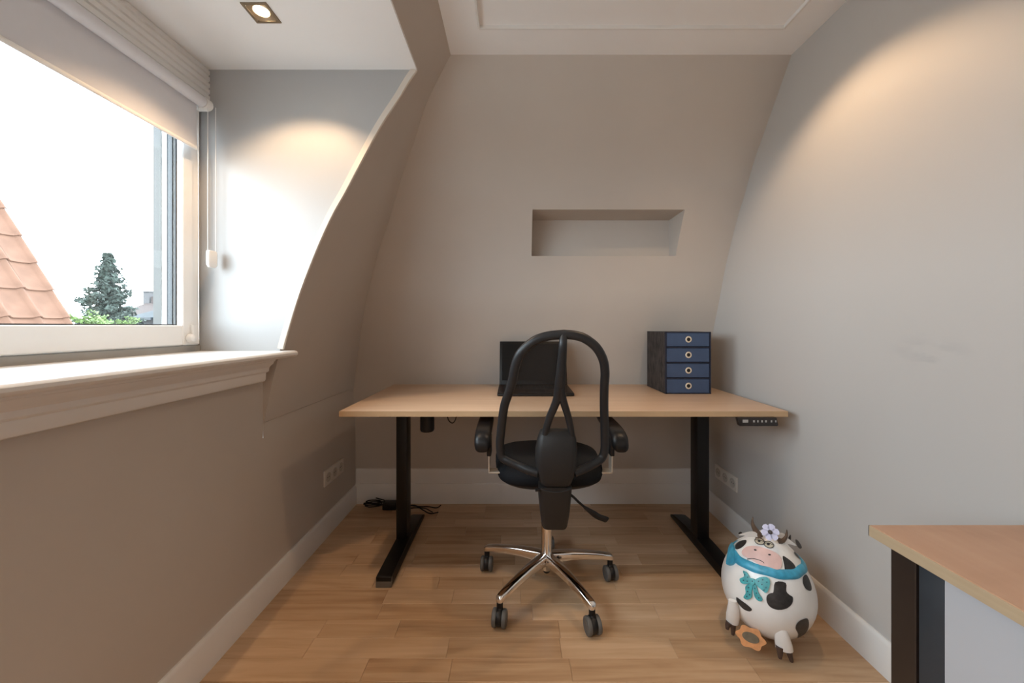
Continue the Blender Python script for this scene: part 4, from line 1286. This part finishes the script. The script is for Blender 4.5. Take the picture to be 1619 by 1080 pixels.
# tile cross section along Y (roll on the far side), local frame: x=across(-Y), y=up slope, z=normal
sec = [(0.0, 0.030), (0.012, 0.042), (0.028, 0.046), (0.044, 0.038), (0.058, 0.020), (0.072, 0.012), (0.15, 0.006), (0.215, 0.010), (0.236, 0.020), (0.250, 0.030)]
tm = MB()
r0 = [Vector((a, -0.012, h)) for a, h in sec]
r1 = [Vector((a, TL + 0.045, h - 0.022)) for a, h in sec]
b0_ = [p + Vector((0, 0, -0.014)) for p in r0]
b1_ = [p + Vector((0, 0, -0.014)) for p in r1]
ns = len(sec)
fs = []
for k in range(ns - 1):
    fs += [(k, k + 1, ns + k + 1, ns + k), (2 * ns + k, 3 * ns + k, 3 * ns + k + 1, 2 * ns + k + 1), (k, 2 * ns + k, 2 * ns + k + 1, k + 1)]
fs += [(0, ns, 3 * ns, 2 * ns), (ns - 1, 3 * ns - 1, 4 * ns - 1, 2 * ns - 1)]
tm.add(r0 + r1 + b0_ + b1_, fs)
t0 = obj('roof_tile', tm, M['tile'], None, smooth=40)
tile_me = t0.data
bpy.data.objects.remove(t0)
rot = Matrix((Vector((0, -1, 0)), up_, nr)).transposed().to_4x4()
for r_ in range(-5, 8):
    for c_ in range(10):
        o = bpy.data.objects.new('roof_tile', tile_me)
        COL.objects.link(o)
        o.parent = rf
        p = P0 + up_ * TL * r_ + Vector((0, -TW * c_, 0)) - nr * 0.012
        o.matrix_local = Matrix.Translation(p - Vector(rf.location)) @ rot @ Euler((R.uniform(-0.006, 0.006), R.uniform(-0.006, 0.006), R.uniform(-0.004, 0.004))).to_matrix().to_4x4()

def leaf_cloud(m_, centre, rad, n, size, rnd, flat=1.0):
    for _ in range(n):
        while True:
            d = Vector((rnd.uniform(-1, 1), rnd.uniform(-1, 1), rnd.uniform(-1, 1)))
            if d.length < 1:
                break
        p = Vector(centre) + Vector((d.x * rad[0], d.y * rad[1], d.z * rad[2]))
        a = Vector((rnd.gauss(0, 1), rnd.gauss(0, 1), rnd.gauss(0, 1) * flat)).normalized()
        b = a.cross(Vector((rnd.gauss(0, 1), rnd.gauss(0, 1), rnd.gauss(0, 1)))).normalized()
        s = size * rnd.uniform(0.6, 1.3)
        m_.add([p - a * s, p + b * s * 0.45, p + a * s, p - b * s * 0.45], [(0, 1, 2, 3)])
# conifer
rt = random.Random(3)
tc_ = px(171, 405, 30.0)
tree = thing('conifer_tree', 'tall dark blue-green conifer outside beyond the tiled roof', 'tree', (tc_.x, 30.0, -6.0))
obj('trunk', MB().sweep([(tc_.x, 30, -6.0), (tc_.x + 0.05, 30, 0), (tc_.x, 30, tc_.z - 0.2)], [0.28, 0.16, 0.02], 10), M['bark'], tree)
fm = MB()
z = tc_.z
k = 0
while z > -2.5:
    dz = tc_.z - z
    reach = 0.12 + 0.42 * dz ** 0.92
    nb_ = 5 + int(min(dz, 4))
    a0 = rt.uniform(0, 6.28)
    for j in range(nb_):
        a = a0 + 2 * math.pi * j / nb_ + rt.uniform(-0.25, 0.25)
        rr_ = reach * rt.uniform(0.45, 1.2)
        nseg = max(2, int(rr_ / 0.28))
        for s in range(nseg):
            f = (s + 0.6) / nseg
            c = Vector((tc_.x + math.cos(a) * rr_ * f, 30 + math.sin(a) * rr_ * f, z - 0.10 * rr_ * f + 0.22 * rr_ * f * f))
            leaf_cloud(fm, c + Vector((0, 0, rt.uniform(-0.12, 0.12))), (0.24 + 0.06 * rr_, 0.24 + 0.06 * rr_, 0.22), 26, 0.17, rt, 0.8)
    z -= 0.36 + 0.03 * dz
    k += 1
obj('foliage', fm, M['conifer'], tree, smooth=0, fix=False, kind='stuff')
# light green tree crown in front
def bush(name, lab, x, ytop, Y, rx, n, seed):
    rb = random.Random(seed)
    top = px(x, ytop, Y)
    t = thing(name, lab, 'tree', (top.x, Y, -6.0))
    obj('trunk', MB().sweep([(top.x, Y, -6.0), (top.x + 0.1, Y, -3), (top.x, Y, top.z - 1.0)], [0.16, 0.12, 0.05], 8), M['bark'], t)
    m_ = MB()
    for _ in range(n):
        a, q = rb.uniform(0, 6.28), rb.random() ** 0.5
        h = rb.uniform(0, 1)
        c = (top.x + math.cos(a) * q * rx, Y + math.sin(a) * q * rx, top.z - 0.18 - (q ** 2) * 0.7 - h * 2.2)
        leaf_cloud(m_, c, (0.24, 0.24, 0.16), 22, 0.095, rb)
    obj('foliage', m_, M['leaf'], t, smooth=0, fix=False, kind='stuff')
bush('leafy_tree', 'light green leafy tree crown just past the roof tiles', 134, 484, 15.5, 0.80, 80, 5)
bush('leafy_tree', 'light green leafy tree crown low in front of the conifer', 172, 490, 19.0, 0.95, 80, 6)
bush('leafy_tree', 'light green leafy tree crown beside the far grey glazed roof', 203, 495, 22.5, 0.85, 60, 8)
# far houses
hY = 42.0
fh = thing('far_house', 'distant pale brick house with chimney behind the conifer', 'house', (px(228, 500, hY).x, hY + 3, -6.0))
def wx(x_, Y):
    return px(x_, 500, Y).x
def wz(y_, Y):
    return px(200, y_, Y).z
obj('walls', MB().box(wx(190, hY), wx(270, hY), hY, hY + 7, -6.0, wz(497, hY)), M['brick'], fh, smooth=0)
obj('roof', MB().prism([(hY - 0.4, wz(498, hY)), (hY + 3.5, wz(474, hY)), (hY + 7.4, wz(498, hY))], 'x', wx(188, hY), wx(272, hY)), M['far_roof'], fh, smooth=0)
chm = obj('chimney', MB().box(wx(226, hY + 3), wx(236, hY + 3), hY + 3.0, hY + 3.7, wz(482, hY + 3), wz(462, hY + 3)), M['far_wall'], fh, bevel=0.03, seg=1)
obj('chimney_cap', MB().box(wx(225, hY + 3), wx(237, hY + 3), hY + 2.9, hY + 3.8, wz(462, hY + 3), wz(460, hY + 3)), M['far_wall'], chm, smooth=0)
obj('chimney', MB().box(wx(239, hY + 3), wx(243, hY + 3), hY + 3.0, hY + 3.4, wz(482, hY + 3), wz(469, hY + 3)), M['far_roof'], fh, smooth=0)
gY = 34.0
gh = thing('glazed_annex', 'low building with slate blue glazed roof beyond the garden trees', 'building', (wx(232, gY), gY, -6.0))
obj('walls', MB().box(wx(208, gY), wx(262, gY), gY, gY + 3, -6.0, wz(504, gY)), M['far_wall'], gh, smooth=0)
obj('roof', MB().prism([(gY - 0.3, wz(504, gY)), (gY - 0.3, wz(502, gY)), (gY + 2.6, wz(487, gY)), (gY + 3.2, wz(487, gY)), (gY + 3.2, wz(504, gY))], 'x', wx(206, gY), wx(264, gY)), M['slate'], gh, smooth=0)
obj('gutter', MB().box(wx(214, gY), wx(246, gY), gY - 0.45, gY - 0.3, wz(506, gY), wz(502, gY)), M['spacer'], gh, smooth=0)
